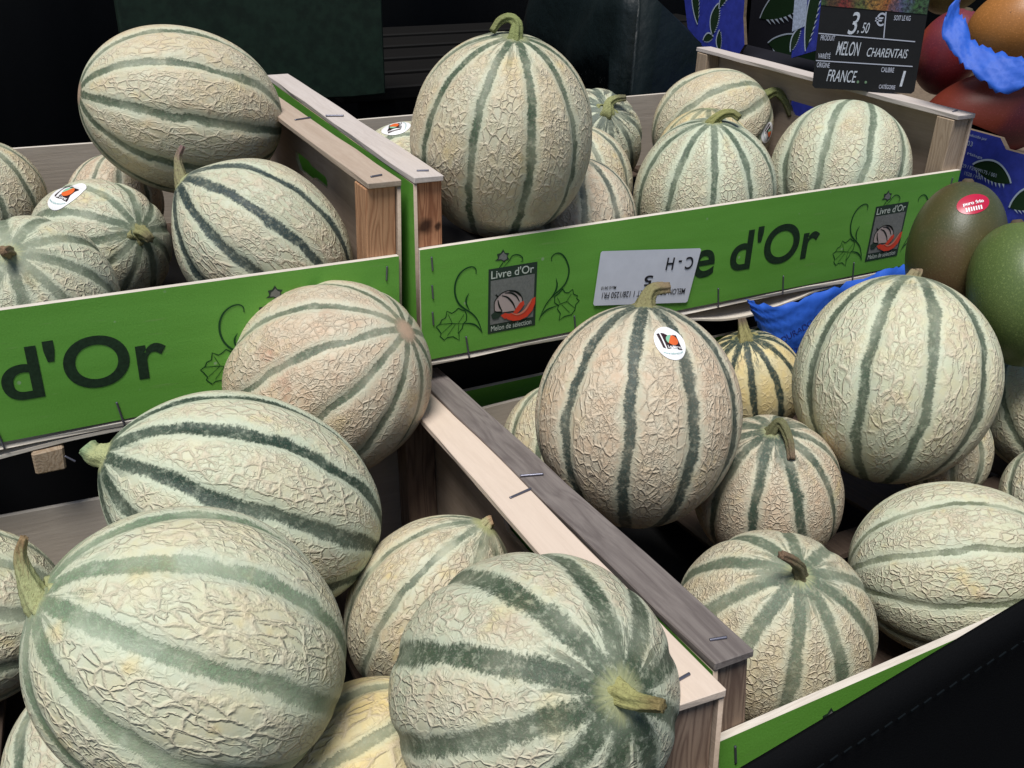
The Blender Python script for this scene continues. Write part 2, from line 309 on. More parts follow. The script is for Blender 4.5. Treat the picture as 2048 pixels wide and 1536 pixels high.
def link(name, me, mat=None, parent=None, label=None, cat=None, group=None, kind=None):
    o = bpy.data.objects.new(name, me)
    col.objects.link(o)
    if mat is not None and me is not None and not me.materials:
        me.materials.append(mat)
    if parent is not None:
        o.parent = parent
    for k, v in (('label', label), ('category', cat), ('group', group), ('kind', kind)):
        if v:
            o[k] = v
    return o

def mesh(name, vs, fs, smooth=False):
    me = bpy.data.meshes.new(name)
    me.from_pydata([tuple(v) for v in vs], [], fs)
    if smooth:
        me.polygons.foreach_set('use_smooth', [True] * len(me.polygons))
    me.update()
    return me

def box(name, x0, x1, y0, y1, z0, z1, bevel=0.0, jitter=0.0, seed=1, cuts=0, axis=0):
    bm = bmesh.new()
    bmesh.ops.create_cube(bm, size=1.0)
    for v in bm.verts:
        v.co = Vector((x0 + (v.co.x + .5) * (x1 - x0), y0 + (v.co.y + .5) * (y1 - y0), z0 + (v.co.z + .5) * (z1 - z0)))
    if cuts:
        L = (x1 - x0, y1 - y0, z1 - z0)[axis]
        es = [ed for ed in bm.edges if abs((ed.verts[0].co - ed.verts[1].co)[axis]) > L * .9]
        bmesh.ops.subdivide_edges(bm, edges=es, cuts=cuts, use_grid_fill=True)
    if jitter:
        rnd = random.Random(seed)
        for v in bm.verts:
            v.co += Vector([rnd.uniform(-jitter, jitter) for _ in range(3)])
    if bevel:
        bmesh.ops.bevel(bm, geom=[ed for ed in bm.edges if len(ed.link_faces) == 2 and ed.calc_face_angle(0) > 0.6], offset=bevel, segments=1, affect='EDGES')
    me = bpy.data.meshes.new(name)
    bm.to_mesh(me); bm.free()
    return me

def catmull(pts, n=6):
    P = [Vector(p) for p in pts]
    P = [P[0] * 2 - P[1]] + P + [P[-1] * 2 - P[-2]]
    out = []
    for i in range(1, len(P) - 2):
        for k in range(n):
            t = k / n
            a, b, c, e = P[i - 1], P[i], P[i + 1], P[i + 2]
            out.append(0.5 * ((2 * b) + (c - a) * t + (2 * a - 5 * b + 4 * c - e) * t * t + (3 * b - a - 3 * c + e) * t ** 3))
    out.append(P[-2].copy())
    return out

def tube(name, pts, radii, sides=15, ridges=5, ridge=0.16, n=6, smooth=True, rough=0.0):
    rnd = random.Random(len(pts) * 7 + int(radii[0] * 1e6))
    C = catmull(pts, n)
    rr = []
    for i in range(len(radii) - 1):
        rr += [radii[i] + (radii[i + 1] - radii[i]) * k / n for k in range(n)]
    rr.append(radii[-1])
    vs, fs = [], []
    up = None
    for i, c in enumerate(C):
        t = (C[min(i + 1, len(C) - 1)] - C[max(i - 1, 0)]).normalized()
        if up is None:
            up = t.orthogonal().normalized()
        up = (up - t * up.dot(t)).normalized()
        w = t.cross(up)
        for k in range(sides):
            a = 2 * math.pi * k / sides
            q = rr[i] * (1 + ridge * math.cos(ridges * a + i * 0.12) + rnd.uniform(-rough, rough))
            vs.append(c + (up * math.cos(a) + w * math.sin(a)) * q)
    for i in range(len(C) - 1):
        for k in range(sides):
            a, b = i * sides + k, i * sides + (k + 1) % sides
            fs.append((a, b, b + sides, a + sides))
    m = len(vs)
    vs.append(C[-1] - (C[-1] - C[-2]).normalized() * rr[-1] * 0.25)
    for k in range(sides):
        fs.append(((len(C) - 1) * sides + k, (len(C) - 1) * sides + (k + 1) % sides, m))
    return mesh(name, vs, fs, smooth)

def stem_material(key, base, tip, p0, p1):
    n = NT('stalk_' + key)
    P = n.objco()
    dv = Vector(p1) - Vector(p0)
    L = dv.length
    t = n.m('DIVIDE', n.vm('DOT_PRODUCT', n.vm('SUBTRACT', P, tuple(p0)), tuple(dv / L)), L)
    Pf = n.vm('SUBTRACT', P, n.vm('SCALE', tuple(dv / L), s=n.m('MULTIPLY', n.vm('DOT_PRODUCT', P, tuple(dv / L)), 0.9)))
    ns = n.noise(Pf, 900, 4, 0.7)
    c = n.mix(n.step(n.m('ADD', t, n.m('MULTIPLY', n.m('SUBTRACT', ns, 0.5), 0.9)), 0.35, 1.0), base, tip)
    c = n.mix(n.m('MULTIPLY', n.step(n.noise(P, 700, 3, 0.7), 0.45, 0.7), 0.45), c, tuple(v * 0.45 for v in tip))
    return n.done(c, 0.7, ns, 0.0012, 0.9)

STICK_W = plain('sticker_paper', (0.80, 0.79, 0.78), 0.35, 0.5)
STICK_D = plain('sticker_maroon', (0.030, 0.012, 0.014), 0.35, 0.5)
STICK_G = plain('sticker_mint', (0.22, 0.48, 0.32), 0.35, 0.5)
STICK_O = plain('sticker_orange', (0.70, 0.13, 0.03), 0.35, 0.5)
STICK_T = plain('sticker_teal', (0.12, 0.35, 0.33), 0.35, 0.5)

def text_mesh(s, bold=0.0, shear=0.0, res=9):
    cu = bpy.data.curves.new('lettering', 'FONT')
    cu.body = s
    cu.offset = bold
    cu.shear = shear
    cu.resolution_u = res
    o = bpy.data.objects.new('lettering', cu)
    col.objects.link(o)
    bpy.context.view_layer.update()
    me = bpy.data.meshes.new_from_object(o.evaluated_get(bpy.context.evaluated_depsgraph_get()))
    bpy.data.objects.remove(o)
    bpy.data.curves.remove(cu)
    me.materials.clear()
    return me

def text_fit(s, w, h, bold=0.0, shear=0.0):
    """lettering scaled to w x h, lower left at the origin, in its XY plane"""
    me = text_mesh(s, bold, shear)
    xs = [v.co.x for v in me.vertices]; ys = [v.co.y for v in me.vertices]
    x0, x1 = min(xs), max(xs)
    y0, y1 = min(ys), max(ys)
    for v in me.vertices:
        v.co = Vector(((v.co.x - x0) / (x1 - x0) * w, (v.co.y - y0) / (y1 - y0) * h, 0))
    return me

def map_mesh(me, fn):
    for v in me.vertices:
        v.co = fn(v.co.x, v.co.y)
    me.update()
    return me

def poly2d(pts, rings=1):
    """fan of a star-shaped outline, with inner rings so that it can follow a curved surface"""
    n = len(pts)
    cx = sum(p[0] for p in pts) / n; cy = sum(p[1] for p in pts) / n
    vs, fs = [(cx, cy)], []
    for k in range(1, rings + 1):
        vs += [(cx + (p[0] - cx) * k / rings, cy + (p[1] - cy) * k / rings) for p in pts]
    for i in range(n):
        fs.append((0, 1 + i, 1 + (i + 1) % n))
    for k in range(rings - 1):
        for i in range(n):
            a, b = 1 + k * n + i, 1 + k * n + (i + 1) % n
            fs.append((a, a + n, b + n, b))
    return vs, fs

def flat(name, pts, rings=1):
    """any simple outline as a filled sheet in XY"""
    bm = bmesh.new()
    vs = [bm.verts.new((p[0], p[1], 0)) for p in pts]
    f = bm.faces.new(vs)
    bmesh.ops.triangulate(bm, faces=[f], ngon_method='EAR_CLIP')
    bmesh.ops.recalc_face_normals(bm, faces=bm.faces)
    me = bpy.data.meshes.new(name)
    bm.to_mesh(me); bm.free()
    return me

def ribbon(name, lines, smooth=True):
    """printed strokes: lines = [(points, width, taper)] in XY"""
    vs, fs = [], []
    for pts, w, taper in lines:
        C = catmull([(p[0], p[1], 0) for p in pts], 6) if smooth and len(pts) > 2 else [Vector((p[0], p[1], 0)) for p in pts]
        b = len(vs)
        for i, c in enumerate(C):
            t = (C[min(i + 1, len(C) - 1)] - C[max(i - 1, 0)])
            t = t.normalized() if t.length > 1e-9 else Vector((1, 0, 0))
            q = i / (len(C) - 1)
            ww = w / 2 * ((1 - taper) + taper * math.sin(math.pi * min(1, max(0.03, q))))
            nn = Vector((-t.y, t.x, 0)) * ww
            vs += [c + nn, c - nn]
        for i in range(len(C) - 1):
            a = b + 2 * i
            fs.append((a, a + 1, a + 3, a + 2))
    return mesh(name, vs, fs)

def sticker(root, form, r, e, me):
    from mathutils.bvhtree import BVHTree
    bvh = BVHTree.FromPolygons([v.co for v in me.vertices], [tuple(q.vertices) for q in me.polygons])
    pos, ax, rad = form
    nrm = Vector((pos[0], pos[1], pos[2] / (e * e))).normalized()
    dn = Vector(ax); dn = (dn - nrm * dn.dot(nrm)).normalized()
    up = -dn
    rt = up.cross(nrm)
    P0 = Vector(pos)
    def on(off):
        def fn(x, y):
            q = P0 + rt * x + up * y
            L = math.sqrt((q.x ** 2 + q.y ** 2 + (q.z / e) ** 2)) / r
            q = q / L
            m = Vector((q.x, q.y, q.z / (e * e))).normalized()
            hit, nr, _, _ = bvh.ray_cast(q + m * .02, -m)
            return (hit if hit else q) + m * (off - .0001)
        return fn
    def lay(name, pts2, mat, off, parent, rings=5):
        v, f = poly2d([(a * rad, b * rad) for a, b in pts2], rings)
        g = on(off)
        return link(name, mesh(name, [g(a, b) for a, b in v], f, True), mat, parent)
    oval = [(0.88 * math.cos(t * math.pi / 20), 1.12 * math.sin(t * math.pi / 20)) for t in range(40)]
    base = lay('sticker', oval, STICK_W, 0.0005, root, 8)
    lay('emblem_spine', [(-.60, .62), (-.44, .64), (-.38, -.40), (-.52, -.30)], STICK_D, 0.0008, base)
    lay('emblem_square', [(-.36, .66), (.52, .46), (.60, -.50), (-.30, -.42)], STICK_D, 0.0008, base)
    lay('emblem_melon', [(.10 + .32 * math.cos(t * math.pi / 12), .12 + .32 * math.sin(t * math.pi / 12)) for t in range(24)], STICK_G, 0.0010, base)
    lay('emblem_slice', [(.14 + .33 * math.cos(t), .08 + .33 * math.sin(t)) for t in [(-150 + 15 * i) * math.pi / 180 for i in range(17)]], STICK_O, 0.0012, base)
    tm = text_fit('Le Livret', 0.80 * rad, 0.17 * rad, 0.02)
    g = on(0.0013)
    map_mesh(tm, lambda a, b: g(a - .26 * rad, b - .40 * rad - a * .08))
    link('emblem_lettering', tm, STICK_W, base)
    tm = text_fit('www.lelivret.com', 1.2 * rad, 0.11 * rad, 0.0)
    g2 = on(0.0009)
    map_mesh(tm, lambda a, b: g2(a - .60 * rad, b - .80 * rad + ((a / rad - .6) ** 2) * .45 * rad))
    link('rim_lettering', tm, STICK_T, base)

BLUEGREEN = (0.030, 0.058, 0.050)
GREYGREEN = (0.044, 0.084, 0.044)
OLIVE = (0.075, 0.10, 0.040)
LEAFGREEN = (0.045, 0.085, 0.035)
MELONS = [
 # key, label, look
 ('M1', 'big pale melon lying on its side, topmost before the black backdrop', dict(sw=0.055, sd=0.88, sc=GREYGREEN, N=10, ns=11, nk=0.45, seed=1, wl=1.0, ya=0.5, flip=1, ru=0.35)),
 ('M2', 'melon with broad slate-blue stripes and a thin dry upright stalk against the crate wall', dict(sw=0.078, sd=1.0, sc=(.024, .046, .046), N=10, ns=11, nk=0.36, seed=2, point=.75, wl=1.0, hw=.12, skin='green', ya=.2, fade=.1)),
 ('M3', 'melon with an oval sticker tucked beneath the big melon, stalk facing out', dict(sw=.070, sd=.85, sc=GREYGREEN, N=10, ns=10, seed=3, sa=.7, st=.72, skin='green')),
 ('M4', 'melon with a broken brown stalk, cut by the picture edge above the green panel', dict(sw=.075, sd=.80, sc=GREYGREEN, N=10, ns=10, seed=4, sa=.6, st=.74, skin='pale')),
 ('M5', 'melon at the far picture edge in front of the pale back board', dict(sw=.062, sd=.85, N=10, ns=10, seed=5)),
 ('M6', 'melon almost hidden behind the sticker melon and the big one lying on top', dict(sw=.06, sd=.8, N=10, ns=10, seed=6, skin='tan')),
 ('M7', 'large melon standing upright with a hooked green stalk beside the crate divider', dict(sw=0.052, sd=0.95, sc=GREYGREEN, N=10, ns=14, nk=0.5, seed=7, skin='cream', ya=0.6, ru=0.4, wl=.5, hw=.08)),
 ('M8', 'melon with a sticker peeping out behind the melon with the hooked stalk', dict(sw=.07, sd=.85, N=10, ns=10, seed=8, skin='pale')),
 ('M9', 'small streaky melon with a bent stalk at the back board of its crate', dict(sw=.07, sd=.85, sc=BLUEGREEN, N=10, ns=10, seed=9, sa=1.0, st=.45, skin='green')),
 ('M10a', 'middle one of the melons half hidden behind the melon with the hooked stalk', dict(sw=.06, sd=.85, sc=BLUEGREEN, N=10, ns=10, seed=10, skin='cream')),
 ('M10b', 'tan melon half hidden behind the hooked-stalk melon, lowest at the green panel', dict(sw=.075, sd=.88, sc=BLUEGREEN, N=10, ns=9, seed=11, skin='tan', ru=.4)),
 ('M11', 'melon lying in the back corner with its curled stalk against the crate wall', dict(sw=.070, sd=.75, sc=GREYGREEN, N=10, ns=11, seed=12, skin='cream', ya=.4)),
 ('M12', 'pale upright melon with a stalk bent sideways behind the big lettering', dict(sw=0.056, sd=.90, N=10, ns=15, nk=.8, seed=13, skin='pale', hw=.13, ha=.75, wl=.4)),
 ('M12b', 'yellow-topped melon hidden behind the pale upright one', dict(sw=.06, sd=.8, N=10, ns=11, seed=14, skin='yellow')),
 ('M13', 'pale melon without a stalk below the black price sign', dict(sw=.060, sd=.80, sc=GREYGREEN, N=10, ns=13, nk=.8, seed=15, skin='pale', hw=.15, ha=.8, wl=.3, ya=.4)),
 ('M14', 'tan melon with russet patches, its blossom end facing out, against the green panel', dict(sw=0.044, sd=.85, sc=GREYGREEN, N=10, ns=14, nk=0.7, seed=16, skin='tan', ru=0.85, ya=0.45, flip=1)),
 ('M15', 'long melon with dark green stripes and a thick pale stalk stub', dict(sw=0.08, sd=1.0, sc=(.024, .050, .032), N=10, ns=11.5, nk=0.45, seed=17, skin='pale', point=.35, hw=.14, ha=.8, ya=.5, fade=.15)),
 ('M16', 'biggest melon in front, faded stripes, coarse netting and a horn-shaped stalk', dict(sw=0.075, sd=0.8, sc=(.085, .165, .080), N=10, ns=11.5, nk=0.34, seed=18, skin='butter', hw=.13, ha=.55, ya=0.8, wl=0.9, bd=0.001, fade=.45, nm=0.25, nc=0.48)),
 ('M17', 'melon at the picture edge behind the horn-shaped stalk of the biggest one', dict(sw=.08, sd=.75, sc=GREYGREEN, N=10, ns=8, nk=.5, seed=19, skin='pale')),
 ('M18', 'melon under the biggest one at the bottom picture corner', dict(sw=.09, sd=.85, N=10, ns=8, seed=20, skin='green')),
 ('M19', 'slender melon with a cut stalk lying low beside the crate rail', dict(sw=.050, sd=.80, N=10, ns=11, nk=0.34, seed=21, skin='cream', point=.6, wl=1.0, st=.6, sa=.7, fade=.7, pd=0.97)),
 ('M20', 'large mottled melon in front, thick cut stalk pointing at the crate rail', dict(sw=0.098, sd=.94, rag=0.15, pa=0.5, sc=(.026, .056, .026), N=10, ns=13, nk=0.45, seed=22, skin='green', sa=.8, st=.74, pd=.976, hw=.12, ru=.4, fade=.3)),
 ('M21', 'yellow melon at the bottom between the two largest front melons', dict(sw=.07, sd=.6, N=10, ns=8, nk=.4, seed=23, skin='yellow', wl=1.0)),
 ('M22', 'tall pinkish melon with a white oval sticker and a bent dry stalk', dict(sw=0.07, sd=.96, sc=(.030, .054, .046), N=10, ns=12.5, nk=0.5, seed=24, skin='tan', hw=.09, ya=.25, ru=.3, wl=.5, fade=.1, bd=0.0011, nc=0.7)),
 ('M23', 'melon peeping out at the back between the rail and the stickered tall melon', dict(sw=.07, sd=.85, N=10, ns=10, seed=25, skin='cream')),
 ('M24', 'small yellow melon with dark stripes in front of the blue tissue', dict(sw=.080, sd=1.0, sc=(.028, .052, .045), N=12, ns=9, seed=26, skin='yellow', sa=1.0, st=.55, ha=.2, wl=.3, nc=0.25, fade=0, bd=0.0004)),
 ('M25', 'round pale melon with dark stripes resting on top below the green mangoes', dict(sw=0.064, sd=.90, sc=(.040, .074, .042), N=10, ns=12.5, nk=0.32, seed=27, skin='butter', hw=.07, ya=0.4, wl=.8, fade=.2)),
 ('M26', 'melon with a drooping stalk squeezed below the small yellow one', dict(sw=.080, sd=0.96, sc=(.028, .062, .040), N=10, ns=14, nk=.9, seed=28, skin='tan', sa=.8, st=.72)),
 ('M27', 'melon with its brown split stalk facing up at the lower end of the crate', dict(sw=0.08, sd=.85, sc=(.040, .085, .046), N=10, ns=16, nk=0.8, seed=29, skin='cream', sa=.7, st=.8, ya=.3, fade=.2)),
 ('M28', 'melon with crackled netting lying on its side behind the dark cloth', dict(sw=.040, sd=.80, sc=OLIVE, N=10, ns=13, nk=0.6, seed=30, skin='pale', ya=0.75, wl=.6, fade=.5, flip=1)),
 ('M29', 'pale melon cut by the picture edge below the green mangoes', dict(sw=.06, sd=.85, N=10, ns=9, seed=31, skin='pale')),
 ('M30', 'melon barely showing between the round pale melon and the crackled one', dict(sw=.07, sd=.8, N=10, ns=9, seed=32, skin='cream')),
 ('M31', 'melon barely showing at the picture edge above the crackled one', dict(sw=.07, sd=.8, N=10, ns=9, seed=33, skin='green')),
]
STEMC = {'M7': ((.22, .25, .09), (.20, .21, .08)), 'M15': ((.40, .42, .20), (.25, .34, .18)), 'M16': ((.40, .42, .20), (.30, .20, .10)), 'M20': ((.34, .33, .13), (.22, .17, .07)),
         'M22': ((.24, .22, .10), (.22, .16, .09)), 'M24': ((.30, .27, .11), (.14, .10, .07)), 'M12': ((.26, .26, .09), (.16, .16, .06)), 'M11': ((.17, .19, .07), (.14, .13, .06)),
         'M9': ((.30, .31, .13), (.12, .11, .06)), 'M26': ((.15, .15, .07), (.16, .11, .07)), 'M27': ((.17, .15, .08), (.20, .13, .08)), 'M2': ((.26, .24, .12), (.20, .12, .11)),
         'M3': ((.26, .25, .11), (.14, .12, .06)), 'M4': ((.32, .26, .14), (.26, .17, .10)), 'M19': ((.40, .38, .20), (.40, .26, .15)), 'M25': ((.26, .22, .12), (.28, .20, .12))}

def build_melons():
    for key, label, p in MELONS:
        f = MELON_FORM[key]
        r, e = f['r'], f['e']
        me = melon_mesh('rind', r, e, p['N'], p['seed'], p.get('point', 0.0))
        mat = rind_material(key, r, e, p)
        parts = 'stem' in f or 'sticker' in f
        if parts:
            root = link('melon', None, label=label, cat='melon', group='striped melons in the crates')
            link('rind', me, mat, root)
        else:
            root = link('melon', me, mat, label=label, cat='melon', group='striped melons in the crates')
        root.location = f['c']
        root.rotation_euler = f['rot']
        if 'stem' in f:
            pts, rad = f['stem']
            b, t = STEMC[key]
            link('stalk', tube('stalk', pts, [q * .9 for q in rad], 30, 5, 0.07 if key == 'M15' else 0.19, 8, rough=0.05), stem_material(key, b, t, pts[1], pts[-1]), root)
        if 'sticker' in f:
            sticker(root, f['sticker'], r, e, me)

# ------------------------------------------------------------------ wood
def wood(name, light, dark, axis='X', scale=1.0, lines=0.5, knots=None, stain=0.0):
    n = NT(name)
    P = n.objco()
    k = {'X': (0.06, 1, 1), 'Y': (1, 0.06, 1), 'Z': (1, 1, 0.06)}[axis]
    Q = n.vm('MULTIPLY', P, k)
    Q = n.vm('ADD', Q, n.vm('SCALE', n.vm('SUBTRACT', n.noise(P, 14, 2, color=True), (.5, .5, .5)), s=0.006))
    g1 = n.noise(Q, 220 * scale, 4, 0.65)
    g2 = n.noise(Q, 900 * scale, 3, 0.7)
    rings = n.m('ABSOLUTE', n.m('SINE', n.m('MULTIPLY', n.noise(Q, 45 * scale, 2), 60)))
    f = n.m('ADD', n.m('MULTIPLY', g1, 0.55), n.m('ADD', n.m('MULTIPLY', g2, 0.45), n.m('MULTIPLY', n.m('SUBTRACT', rings, 0.5), 0.35 * lines)))
    c = n.mix(n.step(f, 0.30, 0.75), dark, light)
    if stain:
        c = n.mix(n.m('MULTIPLY', n.step(n.noise(P, 22, 4, 0.6), 0.45, 0.7), stain), c, tuple(v * 0.55 for v in dark))
    for kp, kr in (knots or []):
        dd = n.vm('LENGTH', n.vm('SUBTRACT', n.vm('ADD', P, n.vm('SCALE', n.vm('SUBTRACT', n.noise(P, 120, 2, color=True), (.5, .5, .5)), s=0.006)), kp))
        c = n.mix(n.step(dd, kr * 0.35, kr, 0.92, 0.0), c, (0.035, 0.014, 0.008))
    return n.done(c, 0.72, f, 0.0006, 0.5, spec=0.2)

PLY = wood('veneer_inside', (0.50, 0.44, 0.37), (0.41, 0.355, 0.295), 'X', 0.6, 0.15)
PLYY = wood('veneer_side', (0.44, 0.345, 0.27), (0.35, 0.27, 0.205), 'Y', 0.6, 0.2, stain=0.25)
FLOOR_SHADED = wood('floor_veneer_shaded', (0.075, 0.052, 0.038), (0.045, 0.03, 0.022), 'Y', 0.6, 0.3)  # slats and inner battens: shade between the melons put into the wood colour
EDGE = wood('veneer_edge', (0.72, 0.66, 0.58), (0.52, 0.46, 0.38), 'X', 1.2, 0.2)
def green_paint():
    n = NT('green_print')
    P = n.objco()
    a = n.noise(n.vm('MULTIPLY', P, (0.15, 1, 1)), 60, 3, 0.6)
    b = n.noise(P, 900, 2, 0.6)
    c = n.mix(n.step(n.m('ADD', n.m('MULTIPLY', a, 0.6), n.m('MULTIPLY', b, 0.4)), 0.3, 0.7), (0.112, 0.310, 0.040), (0.140, 0.370, 0.056))
    sp = n.m('MULTIPLY', n.step(n.vor(P, 75), 0.06, 0.11, 1.0, 0.0), n.step(n.noise(P, 30, 1), 0.46, 0.54))
    c = n.mix(n.m('MULTIPLY', sp, 0.6), c, (0.35, 0.42, 0.30))
    sc = n.m('MULTIPLY', n.step(n.noise(n.vm('MULTIPLY', P, (0.08, 1, 1)), 300, 3, 0.7), 0.60, 0.72), 0.30)
    c = n.mix(sc, c, (0.22, 0.32, 0.12))
    return n.done(c, 0.48, b, 0.0003, 0.35, spec=0.35)
GREEN = green_paint()
INK = plain('dark_green_ink', (0.014, 0.032, 0.015), 0.5, 0.3, 0.25, 500)
VINE = plain('vine_green_ink', (0.008, 0.055, 0.014), 0.5)
BADGE = plain('badge_dark', (0.022, 0.040, 0.026), 0.5)
BADGE_GREY = plain('badge_grey', (0.16, 0.165, 0.15), 0.5, 0.3, 0.12, 700)
PRINT_PINK = plain('print_melon', (0.42, 0.34, 0.31), 0.5)
PRINT_RED = plain('print_slice', (0.62, 0.055, 0.025), 0.5)
PRINT_ORANGE = plain('print_slice_flesh', (0.60, 0.20, 0.13), 0.5)
PRINT_BLACK = plain('print_black', (0.010, 0.014, 0.010), 0.5)
PRINT_WHITE = plain('print_white', (0.50, 0.55, 0.47), 0.5)
WIRE = plain('staple_wire', (0.16, 0.16, 0.20), 0.35, 0.6)
PAPER = plain('label_paper', (0.64, 0.65, 0.71), 0.6, 0.3, 0.04, 60)
STEEL_INK = plain('thermal_ink', (0.015, 0.015, 0.02), 0.6)
for w_ in (WIRE,):
    w_.node_tree.nodes['Principled BSDF'].inputs['Metallic'].default_value = 0.7

W, D, HP = 0.500, 0.3644, 0.0806
def panel_mesh(name, x0, x1, y0, y1, z0, z1, paint_axis):
    """a board whose outer face is printed green: slots 0 bare, 1 edge, 2 print"""
    me = box(name, x0, x1, y0, y1, z0, z1, 0.0, 0.0)
    me.materials.append(PLY if paint_axis[0] == 'y' else PLYY); me.materials.append(EDGE); me.materials.append(GREEN)
    for f in me.polygons:
        if paint_axis == 'y-' and f.normal.y < -.9: f.material_index = 2
        elif paint_axis == 'y+' and f.normal.y > .9: f.material_index = 2
        elif abs(f.normal.z) > .9: f.material_index = 1
        elif paint_axis[0] == 'y' and abs(f.normal.x) > .9: f.material_index = 1
    return me

def side_mesh(x0, t, h, hole, outer):
    """side board with its hand hole cut through"""
    cu = bpy.data.curves.new('side_panel', 'CURVE')
    cu.dimensions = '2D'; cu.fill_mode = 'BOTH'; cu.extrude = t / 2
    for loop in ([(0.002, 0), (D - .002, 0), (D - .002, h), (0.002, h)], hole):
        sp = cu.splines.new('POLY')
        sp.points.add(len(loop) - 1)
        for q, (a, b) in zip(sp.points, loop):
            q.co = (a, b, 0, 1)
        sp.use_cyclic_u = True
    o = bpy.data.objects.new('side_panel', cu)
    col.objects.link(o)
    bpy.context.view_layer.update()
    me = bpy.data.meshes.new_from_object(o.evaluated_get(bpy.context.evaluated_depsgraph_get()))
    bpy.data.objects.remove(o); bpy.data.curves.remove(cu)
    for v in me.vertices:
        v.co = Vector((x0 + t / 2 + v.co.z, v.co.x, v.co.y))
    me.materials.clear()
    me.materials.append(PLYY); me.materials.append(GREEN)
    me.update()
    for f in me.polygons:
        if f.normal.x * outer > .9 or (abs(f.normal.x) > .9 and (f.center.x - x0 - t / 2) * outer > t * .4):
            f.material_index = 1
        else:
            f.material_index = 0
    return me

def staple(parent, p, q, w=0.0011, lift=0.0007):
    """a bent wire: two feet and a crown between p and q"""
    p, q = Vector(p), Vector(q)
    me = tube('staple', [p, p.lerp(q, .04), p.lerp(q, .5), p.lerp(q, .96), q], [w * .55] * 5, 6, 1, 0.0, 2)
    return link('staple', me, WIRE, parent)

def art_layer(parent, name, me, mat, dx, lift):
    for v in me.vertices:
        v.co = Vector(((v.co.x + dx) / 1000, -lift, v.co.y / 1000))
    return link(name, me, mat, parent)

def print_panel(panel, title=True):
    """title, two badges and their vines in ink on the green board"""
    if title:
        tm = text_fit("Livre d'Or", 197.0, 34.5, 0.018)
        for v in tm.vertices:
            v.co.x += 152.0; v.co.y += 24.2
        art_layer(panel, 'lettering', tm, INK, 0, 0.0003)
    for dx in (0.0, 357.0):
        badge = art_layer(panel, 'badge', flat('badge', [(49.6, 59.6), (87.3, 59.6), (87.3, 11.2), (49.6, 11.2)]), BADGE, dx, 0.0003)
        A = ART
        L = lambda nm, me, mat, lift: art_layer(badge, nm, me, mat, dx, lift)
        L('badge_field', flat('badge_field', [(51.3, 51), (85.4, 51), (85.4, 18.0), (51.3, 18.0)]), BADGE_GREY, 0.0005)
        L('melon_print', flat('melon_print', A['mring']), PRINT_PINK, 0.0007)
        L('melon_outline', ribbon('melon_outline', [(A['mring'] + A['mring'][:1], .7, 0)] + [(q, 1.3, .6) for q in A['mstr']] + [(A['mstem'], 1.2, 0)]), PRINT_BLACK, 0.0009)
        L('leaf_print', flat('leaf_print', A['leaves']), BADGE, 0.0009)
        for k in ('slice2', 'slice1', 'slice3'):
            L('slice_print', flat('slice_print', A[k]), PRINT_RED, 0.0011 if k != 'slice1' else 0.0012)
        s1 = A['slice1']
        L('slice_flesh', ribbon('slice_flesh', [([s1[1], s1[2], s1[3], s1[4], s1[5]], 1.6, .8)]), PRINT_ORANGE, 0.0014)
        t1 = text_fit("Livre d'Or", 33.0, 6.0, 0.008)
        for v in t1.vertices:
            v.co.x += 51.6; v.co.y += 52.2
        L('badge_lettering', t1, PRINT_WHITE, 0.0005)
        t2 = text_fit('Melon de sélection', 32.0, 4.0, 0.0)
        for v in t2.vertices:
            v.co.x += 52.0; v.co.y += 12.8
        L('badge_lettering', t2, PRINT_WHITE, 0.0005)
        L('bud_print', flat('bud_print', A['budo']), BADGE, 0.0003)
        L('bud_print', flat('bud_print', A['budi']), BADGE_GREY, 0.0005)
        L('vine_print', ribbon('vine_print', [(A['curl'], 1.3, .6), (A['twig'], 1.3, .8), (A['stalk'], 1.2, .7), (A['curl2'], 1.2, .6), (A['twig2'], 1.3, .8), (A['stalk2'], 1.2, .7), (A['tendril'], .8, .3), (A['tendril2'], .8, .6)]), VINE, 0.0004)
        for lf, vn in (('leaf', 'veins'), ('leaf2', 'veins2')):
            L('vine_leaf_print', ribbon('vine_leaf_print', [(A[lf], .75, 0)] + [(q, .6, .4) for q in A[vn]], smooth=False), VINE, 0.0003)

